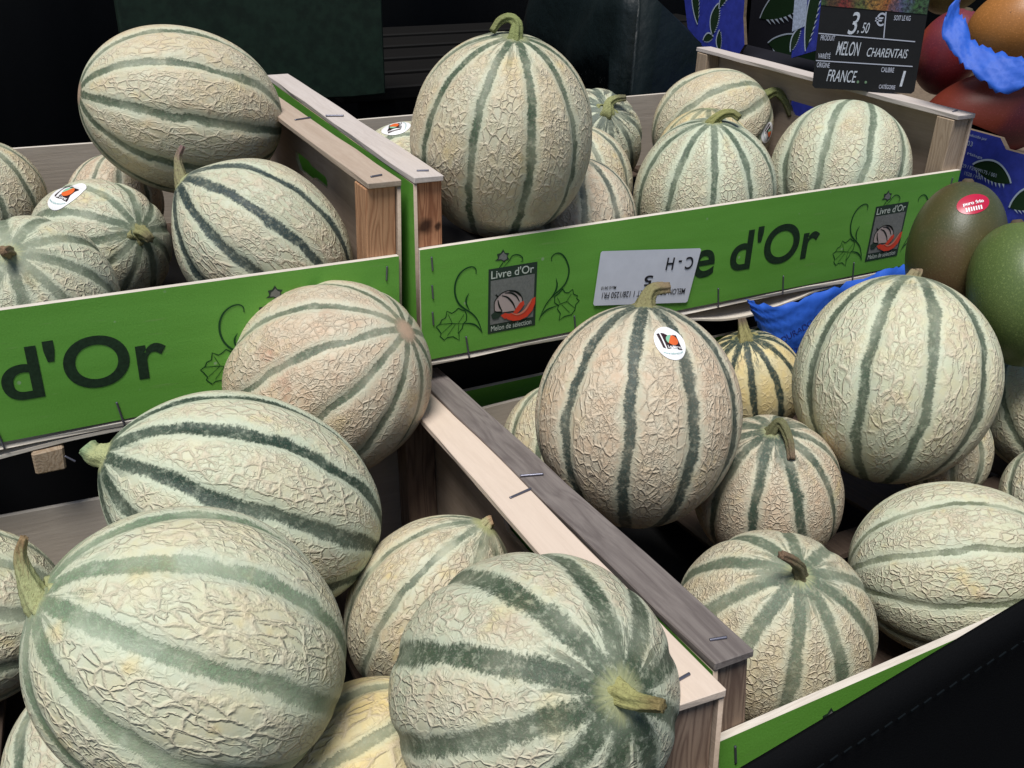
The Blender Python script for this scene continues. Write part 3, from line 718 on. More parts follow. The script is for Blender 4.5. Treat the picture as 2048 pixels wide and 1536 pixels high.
HOLE_R = [(0.142, 0.086), (0.175, 0.086), (0.180, 0.083), (0.212, 0.083), (0.221, 0.090), (0.221, 0.0965), (0.186, 0.0965), (0.180, 0.0945), (0.146, 0.0945), (0.142, 0.092)]
def crate(label, loc, rot, hr, wr, rail_mats, post_mats, printed=True, detail=True):
    root = link('wooden_crate', None, label=label, cat='crate', group='green fruit crates')
    root.location = loc
    root.rotation_euler = rot
    T = 0.0026
    fp = link('front_panel', panel_mesh('front_panel', 0, W, 0, .004, 0, HP, 'y-'), None, root)
    link('back_panel', panel_mesh('back_panel', 0, W, D - .004, D, 0, HP, 'y+'), None, root)
    link('side_panel', side_mesh(-T, T - .0002, hr - .0042, HOLE_R, -1), None, root)
    link('side_panel', side_mesh(W + .0002, T - .0002, hr - .0042, HOLE_R, 1), None, root)
    pw = wr - T
    for i, (px, py) in enumerate(((0.0003, .0043), (W - pw - .0003, .0043), (0.0003, D - .0043 - pw), (W - pw - .0003, D - .0043 - pw))):
        link('corner_post', box('corner_post', px, px + pw, py, py + pw, .004, hr - .0046, .0006, .0003, i), post_mats[i % len(post_mats)], root)
    for i, x0 in enumerate((-T, W + T - wr)):
        link('top_rail', box('top_rail', x0, x0 + wr, .001, D - .001, hr - .004, hr, .0005, .0004, i + 5, 8, 1), rail_mats[i], root)
    for i in range(4):
        x0 = .030 + i * .125
        y0 = .0045
        link('floor_slat', box('floor_slat', x0, x0 + .060, y0, D - y0, -.002, .0018, .0004, .0003, i), FLOOR_SHADED, root)
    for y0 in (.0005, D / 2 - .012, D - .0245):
        link('floor_batten', box('floor_batten', .0005, W - .0005, y0, y0 + .024, -.0052, -.0022, .0004, .0008, int(y0 * 999), 12, 0), EDGE if y0 < .01 and printed else FLOOR_SHADED, root)
    if printed:
        print_panel(fp)
    if detail:
        for z in (.070, .050, .0307):
            staple(fp, (.0080, -.0004, z + .0048), (.0086, -.0004, z - .0048))
            staple(fp, (W - .0085, -.0004, z + .0048), (W - .0090, -.0004, z - .0048))
        for x in (.034, .121, .252, .318, .395, .470):
            staple(fp, (x - .0012, -.0004, .0125), (x + .0012, -.0006, -.0040), .0012)
        for s_, x0 in ((1, -T), (-1, W + T)):
            ym = D / 2
            staple(root, (x0, ym + .001, hr + .0006), (x0 + s_ * wr * .62, ym - .004, hr + .0006), .0014)
            staple(root, (x0 + s_ * wr * .36, .014, hr + .0006), (x0 + s_ * wr * .72, .012, hr + .0006), .0013)
    return root, fp

RAIL_TR = wood('rail_pale', (0.57, 0.51, 0.47), (0.48, 0.42, 0.38), 'Y', 0.8, 0.15)
RAIL_TL = wood('rail_tan', (0.47, 0.38, 0.30), (0.39, 0.30, 0.23), 'Y', 0.8, 0.2)
RAIL_BL = wood('rail_peach', (0.68, 0.56, 0.46), (0.61, 0.495, 0.40), 'Y', 0.8, 0.1)
RAIL_BR = wood('rail_weathered', (0.205, 0.178, 0.163), (0.125, 0.105, 0.098), 'Y', 1.0, 0.5)
POST_A = wood('post_tan', (0.46, 0.255, 0.140), (0.31, 0.155, 0.08), 'Z', 1.1, 1.0)
POST_B = wood('post_reddish', (0.46, 0.22, 0.115), (0.27, 0.11, 0.055), 'Z', 1.1, 1.0, knots=[((0.006, 0.0043, 0.094), .0075), ((0.015, 0.0043, 0.093), .0035)])
POST_C = wood('post_grey', (0.26, 0.185, 0.135), (0.15, 0.10, 0.075), 'Z', 1.1, 1.0)
POST_D = wood('post_pale', (0.42, 0.32, 0.23), (0.30, 0.22, 0.15), 'Z', 1.1, 0.7)

def build_crates():
    tr, fp = crate('green fruit crate with a white paper label stuck over its front lettering', (0, 0, 0), (0, 0, 0), .1281, .0203, (RAIL_TR, RAIL_TR), (POST_B, POST_D))
    # price sticker stuck on upside down
    lab = flat('paper_label', [(139.5, 60), (227, 49.6), (228.3, 48.2), (221.2, 7.2), (219.8, 6.2), (136, 18.2), (134.8, 19.8), (138.2, 59)])
    lb = art_layer(fp, 'paper_label', lab, PAPER, 0, 0.0014)
    ang = math.atan2(-10.4, 87.5) + math.pi
    def stamp(s, cx, cz, w, h, bold=0.0):
        me = text_fit(s, w, h, bold)
        for v in me.vertices:
            a, b = v.co.x - w / 2, v.co.y - h / 2
            v.co = Vector((cx + a * math.cos(ang) - b * math.sin(ang), cz + a * math.sin(ang) + b * math.cos(ang), 0))
        art_layer(lb, 'label_lettering', me, STEEL_INK, 0, 0.0018)
    stamp('C - H', 209.5, 40.2, 25, 10.0, .012)
    stamp('5', 181.9, 30.6, 7.4, 8.4, .02)
    stamp('MELON PIECE LIVRET 1 128/1250 FR1', 179.5, 20.9, 76, 4.8, .006)
    stamp('Mardi 04/10', 147, 30.6, 13, 2.6, .004)
    # a strip of the crate's bottom veneer has sprung loose and sags
    def strip(parent, pts, w, t_):
        C = catmull(pts, 6)
        vs, fs = [], []
        for c in C:
            vs += [(c.x, c.y, c.z), (c.x, c.y + w, c.z + .001), (c.x, c.y + w, c.z + .001 - t_), (c.x, c.y, c.z - t_)]
        for i in range(len(C) - 1):
            a = 4 * i
            for k in range(4):
                fs.append((a + k, a + (k + 1) % 4, a + 4 + (k + 1) % 4, a + 4 + k))
        fs += [(3, 2, 1, 0), tuple(range(len(vs) - 4, len(vs)))]
        return link('loose_veneer', mesh('loose_veneer', vs, fs), EDGE, parent)
    strip(tr, [(.208, .001, -.0058), (.235, .000, -.0110), (.262, -.001, -.0155), (.290, -.001, -.0165), (.312, 0, -.0145), (.340, 0, -.0105), (.362, .001, -.0072), (.420, .001, -.0066)], .022, .0016)
    tl, _ = crate('green fruit crate holding the big sideways melon, cut by the picture edge', (-.51328, -.00493, .00645), (R(.098), R(1.302), R(1.431)), .1306, .0223, (RAIL_TL, RAIL_TL), (POST_D, POST_A))
    crate('front fruit crate with a pale peach rail, full of the largest melons', (-.51875, -.33466, -.09468), (R(-6.712), R(.881), R(-3.309)), .1234, .0236, (RAIL_BL, RAIL_BL), (POST_D, POST_C))
    crate('green fruit crate with a weathered grey rail behind the dark cloth', (-.00171, -.34956, -.10156), (R(-6.322), R(-2.672), R(-1.546)), .1215, .0195, (RAIL_BR, RAIL_TR), (POST_C, POST_D))
    crate('fruit crate in the dark gap below the labelled crate, carrying it', (0.004, .040, -.1290 - .0066), (0, 0, 0), .1281, .0203, (RAIL_TR, RAIL_TR), (POST_C,), printed=False, detail=False)
    strip(tl, [(.200, .001, -.0130), (.240, .001, -.0098), (.268, .001, -.0075), (.292, .001, -.0060), (.330, .001, -.0056)], .022, .0022)
    link('floor_block', box('floor_block', .2665, .2835, -.001, .034, -.0255, -.0105, .0012, .0006, 4), wood('block_end', (0.40, 0.31, 0.22), (0.27, 0.19, 0.12), 'Y', 1.2, 0.6), tl)
    staple(tl, (.2835, -.0012, -.0165), (.2885, -.0030, -.0205), .0012)
    black = plain('filler_black', (0.006, 0.006, 0.007), 0.6)
    filler = link('dark_filler', None, label='added black tray inside the dark crate below the labelled one', cat='filler')  # made-up block hiding the support crate's inside, so the gap stays dark
    link('filler_body', box('filler_body', .03, .48, .066, .38, -.128, -.026, .003), black, filler)
    link('filler_rim', box('filler_rim', .026, .484, .062, .384, -.026, -.016, .003), black, filler)
    black = plain('filler_black', (0.006, 0.006, 0.007), 0.6)
    filler = link('dark_filler', None, label='added black tray in the dark below the crate with the big sideways melon', cat='filler')  # second made-up block, keeps the gap under this crate black
    link('filler_rim', box('filler_rim', -.51, -.03, .06, .34, -.022, -.001, .003), black, filler)
    link('filler_body', box('filler_body', -.50, -.04, .07, .33, -.151, -.022, .003), black, filler)

# ------------------------------------------------------------------ setting
def build_setting():
    g = NT('dark_paving')
    P = g.objco()
    q = g.noise(P, 9, 4, 0.6)
    gm = g.done(g.mix(q, (0.012, 0.010, 0.009), (0.026, 0.021, 0.018)), 0.8)
    link('ground', mesh('ground', [(-30, -30, -.85), (30, -30, -.85), (30, 30, -.85), (-30, 30, -.85)], [(0, 1, 2, 3)]), gm, kind='structure')
    black = NT('black_cloth')
    P = black.objco()
    wv = black.noise(P, 900, 2, 0.6)
    bm_ = black.done(black.mix(wv, (0.0075, 0.0075, 0.008), (0.016, 0.016, 0.016)), 0.85, wv, 0.0004, 0.5, spec=0.15)
    # trestle table top under the crates, covered in black
    tb = link('trestle_table', None, label='black covered trestle table under all the crates', cat='table')
    link('table_top', box('table_top', -1.1, 1.3, -.42, .62, -.185, -.152, .003), bm_, tb)
    for x in (-1.0, 1.2):
        for y in (-.36, .56):
            link('leg', box('leg', x - .02, x + .02, y - .02, y + .02, -.85, -.185, .002), bm_, tb)
    # black backdrop curtain with soft folds
    vs, fs = [], []
    nx = 120
    for i in range(nx + 1):
        x = -2.6 + 5.4 * i / nx
        yy = 1.25 + .018 * math.sin(i * .9) + .012 * math.sin(i * .37 + 1)
        vs += [(x, yy, -.84), (x, yy, 1.7)]
    for i in range(nx):
        fs.append((2 * i, 2 * i + 2, 2 * i + 3, 2 * i + 1))
    cur = mesh('backdrop_curtain', vs, fs, True)
    co = link('backdrop_curtain', cur, bm_, label='black curtain hanging behind the stall', cat='curtain')
    sol = co.modifiers.new('thickness', 'SOLIDIFY'); sol.thickness = .004
    # dark green plastic board leaning behind
    gb = plain('dark_green_plastic', (0.0085, 0.020, 0.012), 0.55, 0.3, 0.3, 90)
    bo = link('dark_green_board', box('dark_green_board', -.098, .196, .596, .612, .052, .30, .002, .0008, 3, 6, 0), gb, label='dark green board standing behind the divider of the upper crates', cat='board')
    # low brown bench behind
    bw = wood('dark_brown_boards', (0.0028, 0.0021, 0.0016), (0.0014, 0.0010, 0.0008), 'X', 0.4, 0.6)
    be = link('wooden_bench', None, label='dim brown plank bench behind the upright melon', cat='bench')
    for i in range(5):
        link('seat_plank', box('seat_plank', .16, .95, .66 + i * .078, .66 + i * .078 + .074, .030 + i * .004, .048 + i * .004, .002, .0006, i), bw, be)
    for x in (.2, .9):
        link('leg', box('leg', x, x + .04, .68, .72, -.85, .030, .002), bw, be)
        link('leg', box('leg', x, x + .04, .98, 1.02, -.85, .044, .002), bw, be)
    # dark teal tarpaulin over a heap behind the crate
    tm = NT('teal_tarpaulin')
    P = tm.objco()
    tw = tm.noise(P, 30, 4, 0.6)
    tmat = tm.done(tm.mix(tw, (0.0018, 0.0048, 0.0052), (0.0040, 0.0105, 0.0115)), 0.50, tm.noise(P, 60, 3), 0.004, 0.5, spec=0.4)
    prof = [(.405, .060), (.412, .110), (.420, .150), (.432, .176), (.450, .185), (.475, .172), (.510, .146), (.545, .118), (.580, .088)]
    rows = []
    nseg = 10
    for j in range(nseg + 1):
        y = .415 + .36 * j / nseg
        row = []
        for i, (x, z) in enumerate(prof):
            row.append((x + .012 * math.sin(j * 1.3 + i) + j * .006, y + .006 * math.sin(i * 2.1), z + .010 * math.sin(j * .8 + i * .7) + (.03 * j / nseg if i > 2 else 0)))
        rows.append(row)
    rows.insert(0, [(x, .412, -.15) for x, z in prof])
    vs = [p for r_ in rows for p in r_]
    n = len(prof)
    fs = [(a * n + b, a * n + b + 1, (a + 1) * n + b + 1, (a + 1) * n + b) for a in range(len(rows) - 1) for b in range(n - 1)]
    ta = link('tarpaulin', mesh('tarpaulin', vs, fs, True), tmat, label='dark teal tarpaulin draped over a heap behind the crates', cat='tarpaulin')
    so = ta.modifiers.new('thickness', 'SOLIDIFY'); so.thickness = .002
    # dark cloth hanging in front with a stitched hem
    ca = NT('dark_canvas')
    P = ca.objco()
    cw = ca.noise(P, 1200, 2, 0.7)
    camat = ca.done(ca.mix(cw, (0.0022, 0.0024, 0.0028), (0.0050, 0.0052, 0.0058)), 0.8, cw, 0.0004, 0.5, spec=0.05)
    vs, fs = [], []
    nx, nz = 60, 24
    edge = lambda x: .0140 + (x + .0) * .19
    for i in range(nx + 1):
        x = -.060 + .46 * i / nx
        for j in range(nz + 1):
            t = j / nz
            z = edge(x) - t * .36
            y = -.376 - .010 * t * (1 + math.sin(x * 38 + .4)) - .020 * t - (.0022 if .015 < t < .045 else 0)
            vs.append((x, y, z))
    for i in range(nx):
        for j in range(nz):
            a = i * (nz + 1) + j
            fs.append((a, a + 1, a + nz + 2, a + nz + 1))
    cl = link('dark_cloth', None, label='dark canvas cloth with a stitched hem hanging in front of the grey-railed crate', cat='cloth')
    sh = link('cloth_sheet', mesh('cloth_sheet', vs, fs, True), camat, cl)
    so = sh.modifiers.new('thickness', 'SOLIDIFY'); so.thickness = .0025
    vs, fs = [], []
    for i in range(64):
        x = -.055 + i * .0068
        b = len(vs)
        for dx, dz in ((0, 0), (.0036, .0007), (.0036, .0013), (0, .0006)):
            vs.append((x + dx, -.3815, edge(x + dx) - .0165 + dz))
        fs.append((b, b + 1, b + 2, b + 3))
    st = link('stitching', mesh('stitching', vs, fs), plain('seam_thread', (0.0055, 0.0075, 0.009), 0.9, 0.03), cl, kind='stuff')
    so = st.modifiers.new('thickness', 'SOLIDIFY'); so.thickness = .0006
    # pink paper liner on the floor of the crate with the grey rail
    pk = plain('pink_paper', (0.55, 0.30, 0.27), 0.8, 0.2, 0.15, 40)
    vs, fs = [], []
    for i in range(13):
        for j in range(9):
            vs.append((.205 + .20 * i / 12, .006 + .055 * j / 8, .0032 + .003 * abs(math.sin(i * 1.7) * math.cos(j * 1.1))))
    for i in range(12):
        for j in range(8):
            a = i * 9 + j
            fs.append((a, a + 9, a + 10, a + 1))
    pl = link('paper_liner', mesh('paper_liner', vs, fs, True), pk, label='scrap of pink paper on the floor of the grey-railed crate', cat='paper')
    pl.location = (-.00171, -.34956, -.10156); pl.rotation_euler = (R(-6.322), R(-2.672), R(-1.546))
    pl.modifiers.new('thickness', 'SOLIDIFY').thickness = .0004

# ------------------------------------------------------------------ mangoes, cartons, tissue
def mango_material(name, a, b, c, seed):
    n = NT(name)
    P = n.objco()
    q = n.noise(n.vm('ADD', P, (seed, seed, 0)), 14, 3, 0.55)
    f = n.noise(P, 700, 3, 0.7)
    cc = n.mix(n.step(q, 0.35, 0.55), a, b)
    cc = n.mix(n.step(n.noise(n.vm('ADD', P, (0, seed, 3)), 11, 2), 0.50, 0.68), cc, c)
    cc = n.mix(n.m('MULTIPLY', n.step(f, 0.5, 0.75), 0.35), cc, tuple(min(1, v * 1.9 + .02) for v in a))
    len_ = n.step(n.vor(P, 330), 0.10, 0.22, 1.0, 0.0)
    cc = n.mix(n.m('MULTIPLY', len_, 0.30), cc, tuple(min(1, v * 1.6 + .05) for v in a))
    sp = n.m('MULTIPLY', n.step(n.vor(P, 85), 0.05, 0.09, 1.0, 0.0), n.step(n.noise(P, 40, 1), 0.56, 0.6))
    cc = n.mix(n.m('MULTIPLY', sp, 0.8), cc, (0.02, 0.015, 0.01))
    return n.done(cc, 0.42, f, 0.0003, 0.4, spec=0.4)

def mango(label, c, rx, rz, rot, mat, seed):
    rnd = random.Random(seed)
    vs, fs = [], []
    nu, nv = 64, 40
    for j in range(nv + 1):
        th = math.pi * j / nv
        for i in range(nu):
            f = 2 * math.pi * i / nu
            k = 1 + .07 * math.cos(f) * math.cos(th) + .04 * math.sin(2 * f + seed) * math.sin(th)
            vs.append((rx * math.sin(th) * math.cos(f) * k + .10 * rx * math.cos(th) ** 2, rx * .92 * math.sin(th) * math.sin(f) * k, rz * math.cos(th) * (1 - .05 * math.cos(th))))
    for j in range(nv):
        for i in range(nu):
            a, b = j * nu + i, j * nu + (i + 1) % nu
            fs.append((a, a + nu, b + nu, b))
    root = link('mango', None, label=label, cat='mango', group='mangoes')
    root.location = c
    root.rotation_euler = rot
    sk = link('skin', mesh('skin', vs, fs, True), mat, root)
    link('stalk_scar', tube('stalk_scar', [(.10 * rx, 0, rz * .93), (.10 * rx, 0, rz * .965), (.10 * rx, 0, rz * .985)], [.0045, .0035, .0025], 10, 5, .1, 2), plain('mango_scar_%d' % seed, (.08, .06, .035), .8), root)
    return root

def build_fruit_side():
    ga = mango_material('mango_bronze', (0.075, 0.062, 0.022), (0.055, 0.060, 0.022), (0.11, 0.062, 0.030), 1)
    gb = mango_material('mango_green', (0.13, 0.17, 0.04), (0.085, 0.125, 0.035), (0.22, 0.22, 0.05), 4)
    re = mango_material('mango_red', (0.20, 0.020, 0.022), (0.13, 0.022, 0.035), (0.26, 0.045, 0.018), 7)
    rd = mango_material('mango_dark_red', (0.15, 0.014, 0.016), (0.085, 0.014, 0.022), (0.17, 0.030, 0.015), 9)
    og = mango_material('mango_orange', (0.42, 0.16, 0.04), (0.34, 0.14, 0.035), (0.30, 0.06, 0.05), 3)
    ye = mango_material('mango_yellow', (0.20, 0.16, 0.03), (0.15, 0.13, 0.03), (0.12, 0.05, 0.02), 5)
    a = mango('bronze green mango with a red oval sticker in front of the printed badge', (.386, -.100, .058), .0385, .053, (R(-8), R(10), R(20)), ga, 1)
    mango('green mango with a yellow shoulder cut by the picture edge', (.376, -.166, .052), .0390, .050, (R(-12), R(18), R(50)), gb, 2)
    mango('purplish red mango beside the price sign', (.585, .110, .158), .030, .040, (R(10), R(5), 0), re, 3)
    mango('dark red mango lying behind the crate rail under the tissue', (.590, .048, .112), .040, .062, (R(80), R(10), R(60)), rd, 4)
    mango('orange mango wrapped in blue tissue in the upper picture corner', (.566, .026, .193), .034, .042, (R(70), R(0), R(40)), og, 5)
    mango('yellow mango behind the purplish red one at the top picture edge', (.645, .170, .205), .024, .032, (R(60), 0, 0), ye, 6)
    # red sticker on the bronze mango, laid on the skin where the camera-side shoulder is
    dn = (Vector(camo.location) - Vector(a.location)).normalized()
    sk = [c for c in a.children if c.name.startswith('skin')][0]
    Mi = (Matrix.Translation(a.location) @ Euler(a.rotation_euler).to_matrix().to_4x4()).inverted()
    bpy.context.view_layer.update()
    red = plain('sticker_red', (0.45, 0.012, 0.045), 0.3, 0.5)
    def lay(name, pts, mat, off, parent, rings=4):
        v, f = poly2d(pts, rings)
        base = Vector(a.location)
        fw = dn
        rt = Vector((0, 0, 1)).cross(fw).normalized(); up = fw.cross(rt)
        out = []
        for (x, y) in v:
            o = base + fw * .2 + rt * x + up * y
            ok, loc, nr, _ = sk.ray_cast(Mi @ o, (Mi.to_3x3() @ -fw).normalized())
            out.append((loc + nr * off) if ok else Mi @ (base + rt * x + up * y))
        return link(name, mesh(name, out, f, True), mat, parent)
    an = R(24)
    def tr(x, y, cx=.0035, cy=.0335):
        x, y = x * .88, y * .88
        return (cx + x * math.cos(an) - y * math.sin(an), cy + x * math.sin(an) + y * math.cos(an))
    st = lay('sticker', [tr(.0120 * math.cos(t * math.pi / 16), .0080 * math.sin(t * math.pi / 16)) for t in range(32)], red, .0004, a)
    for i in range(7):
        x = -.006 + i * .0018
        w_ = .0005
        lay('sticker_barcode', [tr(x, -.0055), tr(x + w_ * 2, -.0055), tr(x + w_ * 2, -.0022), tr(x, -.0022)], STICK_W, .0007, st, 1)
    tm = text_fit('puro frío', .015, .0036, .03)
    vv = [tr(v.co.x - .0072, v.co.y - .0012) for v in tm.vertices]
    fwv = dn
    rt = Vector((0, 0, 1)).cross(fwv).normalized(); up = fwv.cross(rt)
    for v, (x, y) in zip(tm.vertices, vv):
        ok, loc, nr, _ = sk.ray_cast(Mi @ (Vector(a.location) + fwv * .2 + rt * x + up * y), (Mi.to_3x3() @ -fwv).normalized())
        if ok:
            v.co = loc + nr * .0008
    link('sticker_lettering', tm, STICK_W, st)

    # blue printed mango cartons
    blue = plain('carton_blue', (0.030, 0.042, 0.30), 0.5, 0.3, 0.15, 120)
    kraft = plain('carton_kraft', (0.16, 0.12, 0.085), 0.8, 0.2, 0.2, 300)
    lg = plain('carton_leaf_green', (0.010, 0.028, 0.010), 0.5)
    wh = plain('carton_white', (0.40, 0.46, 0.55), 0.5)
    def wall(name, pts, xface, t, parent, mat):
        """upright sheet facing -x: pts in (y, z), printed face at xface, thickness t behind it"""
        n = len(pts)
        bm = bmesh.new()
        fr = [bm.verts.new((xface, p[0], p[1])) for p in pts]
        bk = [bm.verts.new((xface + t, p[0], p[1])) for p in pts]
        bm.faces.new(fr); bm.faces.new(bk[::-1])
        for i in range(n):
            bm.faces.new((fr[i], fr[(i + 1) % n], bk[(i + 1) % n], bk[i]))
        bmesh.ops.triangulate(bm, faces=bm.faces)
        bmesh.ops.recalc_face_normals(bm, faces=bm.faces)
        me = bpy.data.meshes.new(name)
        bm.to_mesh(me); bm.free()
        me.materials.append(mat); me.materials.append(kraft)
        for f in me.polygons:
            f.material_index = 0 if f.normal.x < -.9 else 1
        return link(name, me, None, parent)
    def leaf(parent, xface, y, z, L, wd, ang, teeth=9, lift=.0004):
        """carton print: dark leaf, white rim, a saw edge on one side"""
        ca_, sa_ = math.cos(ang), math.sin(ang)
        tf = lambda u, v: (xface, y - (u * ca_ - v * sa_), z + u * sa_ + v * ca_)
        up_ = [(L * i / 14, wd * math.sin(math.pi * i / 14) ** .8) for i in range(15)]
        lo = [(L * (1 - i / 14), -wd * .55 * math.sin(math.pi * i / 14) ** .8) for i in range(1, 14)]
        v, f = poly2d(up_ + lo, 1)
        me = mesh('leaf_print', [Vector(tf(*q)) - Vector((lift, 0, 0)) for q in v], f)
        lf = link('leaf_print', me, lg, parent)
        rib = ribbon('leaf_rim', [(up_, .0016, 0)])
        for q in rib.vertices:
            q.co = Vector(tf(q.co.x, q.co.y)) - Vector((lift + .0003, 0, 0))
        link('leaf_rim', rib, wh, lf)
        vs, fs = [], []
        for i in range(teeth):
            t0, t1 = .1 + .8 * i / teeth, .1 + .8 * (i + .62) / teeth
            fn = lambda t: (L * t, -wd * .55 * math.sin(math.pi * t) ** .8)
            p0, p1 = fn(t0), fn(t1)
            pm = (p1[0] + L * .03, p1[1] - wd * .32)
            b = len(vs)
            vs += [Vector(tf(*q)) - Vector((lift + .0003, 0, 0)) for q in (p0, p1, pm)]
            fs.append((b, b + 1, b + 2))
        link('leaf_teeth', mesh('leaf_teeth', vs, fs), wh, lf)
    # carton beside the labelled crate
    c1 = link('mango_carton', None, label='open blue mango carton with address print beside the labelled crate', cat='carton', group='printed mango cartons')
    wl = wall('carton_wall', [(.42, -.15), (.42, .112), (.05, .112), (.030, .106), (-.004, .106), (-.012, .098), (-.20, .098), (-.20, -.15)], .535, .005, c1, blue)
    link('carton_wall', box('carton_wall', .541, .86, -.200, -.195, -.15, .098), kraft, c1)
    link('carton_wall', box('carton_wall', .541, .86, .415, .420, -.15, .112), kraft, c1)
    link('carton_wall', box('carton_wall', .861, .866, -.20, .42, -.15, .112), kraft, c1)
    link('carton_floor', box('carton_floor', .541, .860, -.194, .414, .062, .068), kraft, c1)
    for (y, z, L, wd, an) in ((.016, .078, .042, .011, R(-8)), (.012, .040, .040, .012, R(10)), (-.030, .052, .040, .012, R(30)), (-.028, .022, .045, .013, R(5)), (-.075, .070, .05, .014, R(-20)), (-.085, .030, .05, .014, R(15))):
        leaf(wl, .535, y, z, L, wd, an)
    for s, y, z, w_, h_ in (('Producido por', .030, .1000, .022, .0032), ('503', .030, .0925, .009, .0042), ('Málaga', .024, .0840, .016, .0030), ('29 / F29099175 / 001', .026, .0730, .036, .0032), ('1528 / MA', .022, .0670, .018, .0032)):
        tm = text_fit(s, w_, h_)
        for v in tm.vertices:
            v.co = Vector((.5344, y - v.co.x, z + v.co.y))
        link('address_lettering', tm, wh, wl)
    # taller carton behind it with a cut-out side
    c2 = link('mango_carton', None, label='tall blue leaf-printed carton with a dark cut-out behind the price sign', cat='carton', group='printed mango cartons')
    X2 = .531
    dark = plain('carton_inner_shaded', (0.006, 0.006, 0.012), 0.85)  # shade inside the cut-out painted as near-black board
    w2 = wall('carton_wall', [(.448, .135), (.462, .170), (.470, .30), (.350, .30), (.352, .20), (.348, .160), (.340, .132), (.352, .1135), (.404, .1135)], X2, .004, c2, blue)
    w3 = wall('carton_wall', [(.280, .30), (.225, .30), (.214, .148), (.262, .130)], X2, .004, c2, blue)
    bk = wall('carton_wall', [(.47, .114), (.47, .34), (.215, .34), (.215, .114)], .600, .005, c2, dark)
    link('carton_floor', box('carton_floor', .536, .599, .216, .470, .1135, .1175), dark, c2)
    link('carton_wall', box('carton_wall', .536, .599, .2105, .2145, .1135, .30), dark, c2)
    for (par, y, z, L, wd, an) in ((w2, .4285, .142, .062, .0085, R(106)), (w2, .3985, .134, .036, .0095, R(82)), (w2, .392, .164, .050, .0085, R(58)), (w2, .4150, .126, .020, .006, R(20)), (w2, .3820, .118, .024, .006, R(100)), (w2, .4560, .170, .07, .009, R(100)), (w3, .2420, .140, .085, .0095, R(86)), (w3, .2640, .136, .028, .006, R(70))):
        leaf(par, X2, y, z, L, wd, an, 11)
    for (y, z, L, wd, an) in ((.40, .15, .10, .022, R(25)), (.38, .125, .10, .02, R(-5)), (.43, .20, .10, .024, R(20))):
        leaf(bk, .600, y, z, L, wd, an, 11)
    lbx = mesh('carton_label', [(X2 - .0009, .282, .300), (X2 - .0009, .262, .300), (X2 - .0009, .2480, .164), (X2 - .0009, .2660, .156)], [(0, 1, 2, 3)])
    link('carton_label', lbx, plain('carton_label_paper', (.36, .42, .55), .6, .3, .2, 400), w3)

    # price sign
    S = SIGN
    o_, ex, ey = Vector(S['o']), Vector(S['ex']), Vector(S['ey'])
    nz = ex.cross(ey)
    sg = lambda lift: (lambda x, y: o_ + ex * (x / 1000) + ey * (y / 1000) + nz * lift)
    root = link('price_sign', None, label='black slate price sign with white chalk writing clipped on the crate rail', cat='price sign')
    slate = NT('slate_black')
    P = slate.objco()
    q = slate.noise(P, 180, 4, 0.7)
    smat = slate.done(slate.mix(q, (0.0055, 0.0055, 0.006), (0.010, 0.010, 0.011)), 0.5, spec=0.25)
    w_, h_ = S['w'], 84.0
    out = [(-.5, 2.0), (2.0, -.3), (w_ - 2, -.3), (w_ + .3, 2.0), (w_ - .5, h_), (-3.5, h_)]
    n = len(out)
    vs = [sg(0)(*q) for q in out] + [sg(-.003)(*q) for q in out]
    fs = [tuple(range(n)), tuple(range(2 * n - 1, n - 1, -1))] + [(i, i + n, (i + 1) % n + n, (i + 1) % n) for i in range(n)]
    bd = link('slate_board', mesh('slate_board', vs, fs), smat, root)
    chalk = plain('chalk_white', (0.42, 0.45, 0.50), 0.8, 0.1, 0.35, 1500)
    inkw = plain('sign_white', (0.36, 0.38, 0.45), 0.6)
    g4 = sg(.0005)
    for s, x, y, w2_, h2_, it in S['texts']:
        tm = text_fit(s, w2_, h2_, 0.004 if it else 0.012, 0.25 if it else 0.0)
        if s == '1':
            x, w2_ = x + 1.5, 3.4
            tm = text_fit(s, w2_, h2_, 0.004, 0.1)
        xx = max(1.0, x)
        map_mesh(tm, lambda a_, b_: g4(xx + a_, y + b_))
        link('chalk_lettering' if it else 'sign_lettering', tm, chalk if it else inkw, bd)
    for (p, q) in S['lines']:
        rb = ribbon('rule_line', [([p, q], .9, 0)], smooth=False)
        map_mesh(rb, lambda a_, b_: g4(a_, b_))
        link('rule_line', rb, inkw, bd)
    for p in S['dots']:
        v, f = poly2d([(p[0] + 1.1 * math.cos(t * .785), p[1] + 1.3 * math.sin(t * .785)) for t in range(8)])
        link('chalk_dot', mesh('chalk_dot', [g4(a_, b_) for a_, b_ in v], f), plain('chalk_green', (.12, .20, .12), .8), bd)
    # photo strip of fruit along the top of the sign
    fs_ = NT('fruit_photo_strip')
    P = fs_.objco()
    cr_ = fs_.node('ShaderNodeValToRGB')
    els = cr_.color_ramp.elements
    els[0].position, els[0].color = 0.0, (.05, .09, .03, 1)
    els[1].position, els[1].color = 1.0, (.06, .12, .06, 1)
    for pos, c_ in ((.2, (.22, .03, .03, 1)), (.36, (.10, .13, .04, 1)), (.5, (.40, .20, .05, 1)), (.62, (.30, .10, .03, 1)), (.74, (.10, .11, .22, 1)), (.86, (.05, .12, .04, 1))):
        el = els.new(pos); el.color = c_
    ax_ = fs_.vm('DOT_PRODUCT', fs_.vm('SUBTRACT', P, tuple(o_)), tuple(ex / (w_ / 1000)))
    fs_.put(cr_.inputs[0], fs_.m('ADD', ax_, fs_.m('MULTIPLY', fs_.m('SUBTRACT', fs_.noise(P, 160, 3, 0.7), .5), .25)))
    fc = fs_.mix(fs_.step(fs_.noise(P, 420, 3, 0.8), .3, .7), (0.01, 0.01, 0.01), cr_.outputs[0])
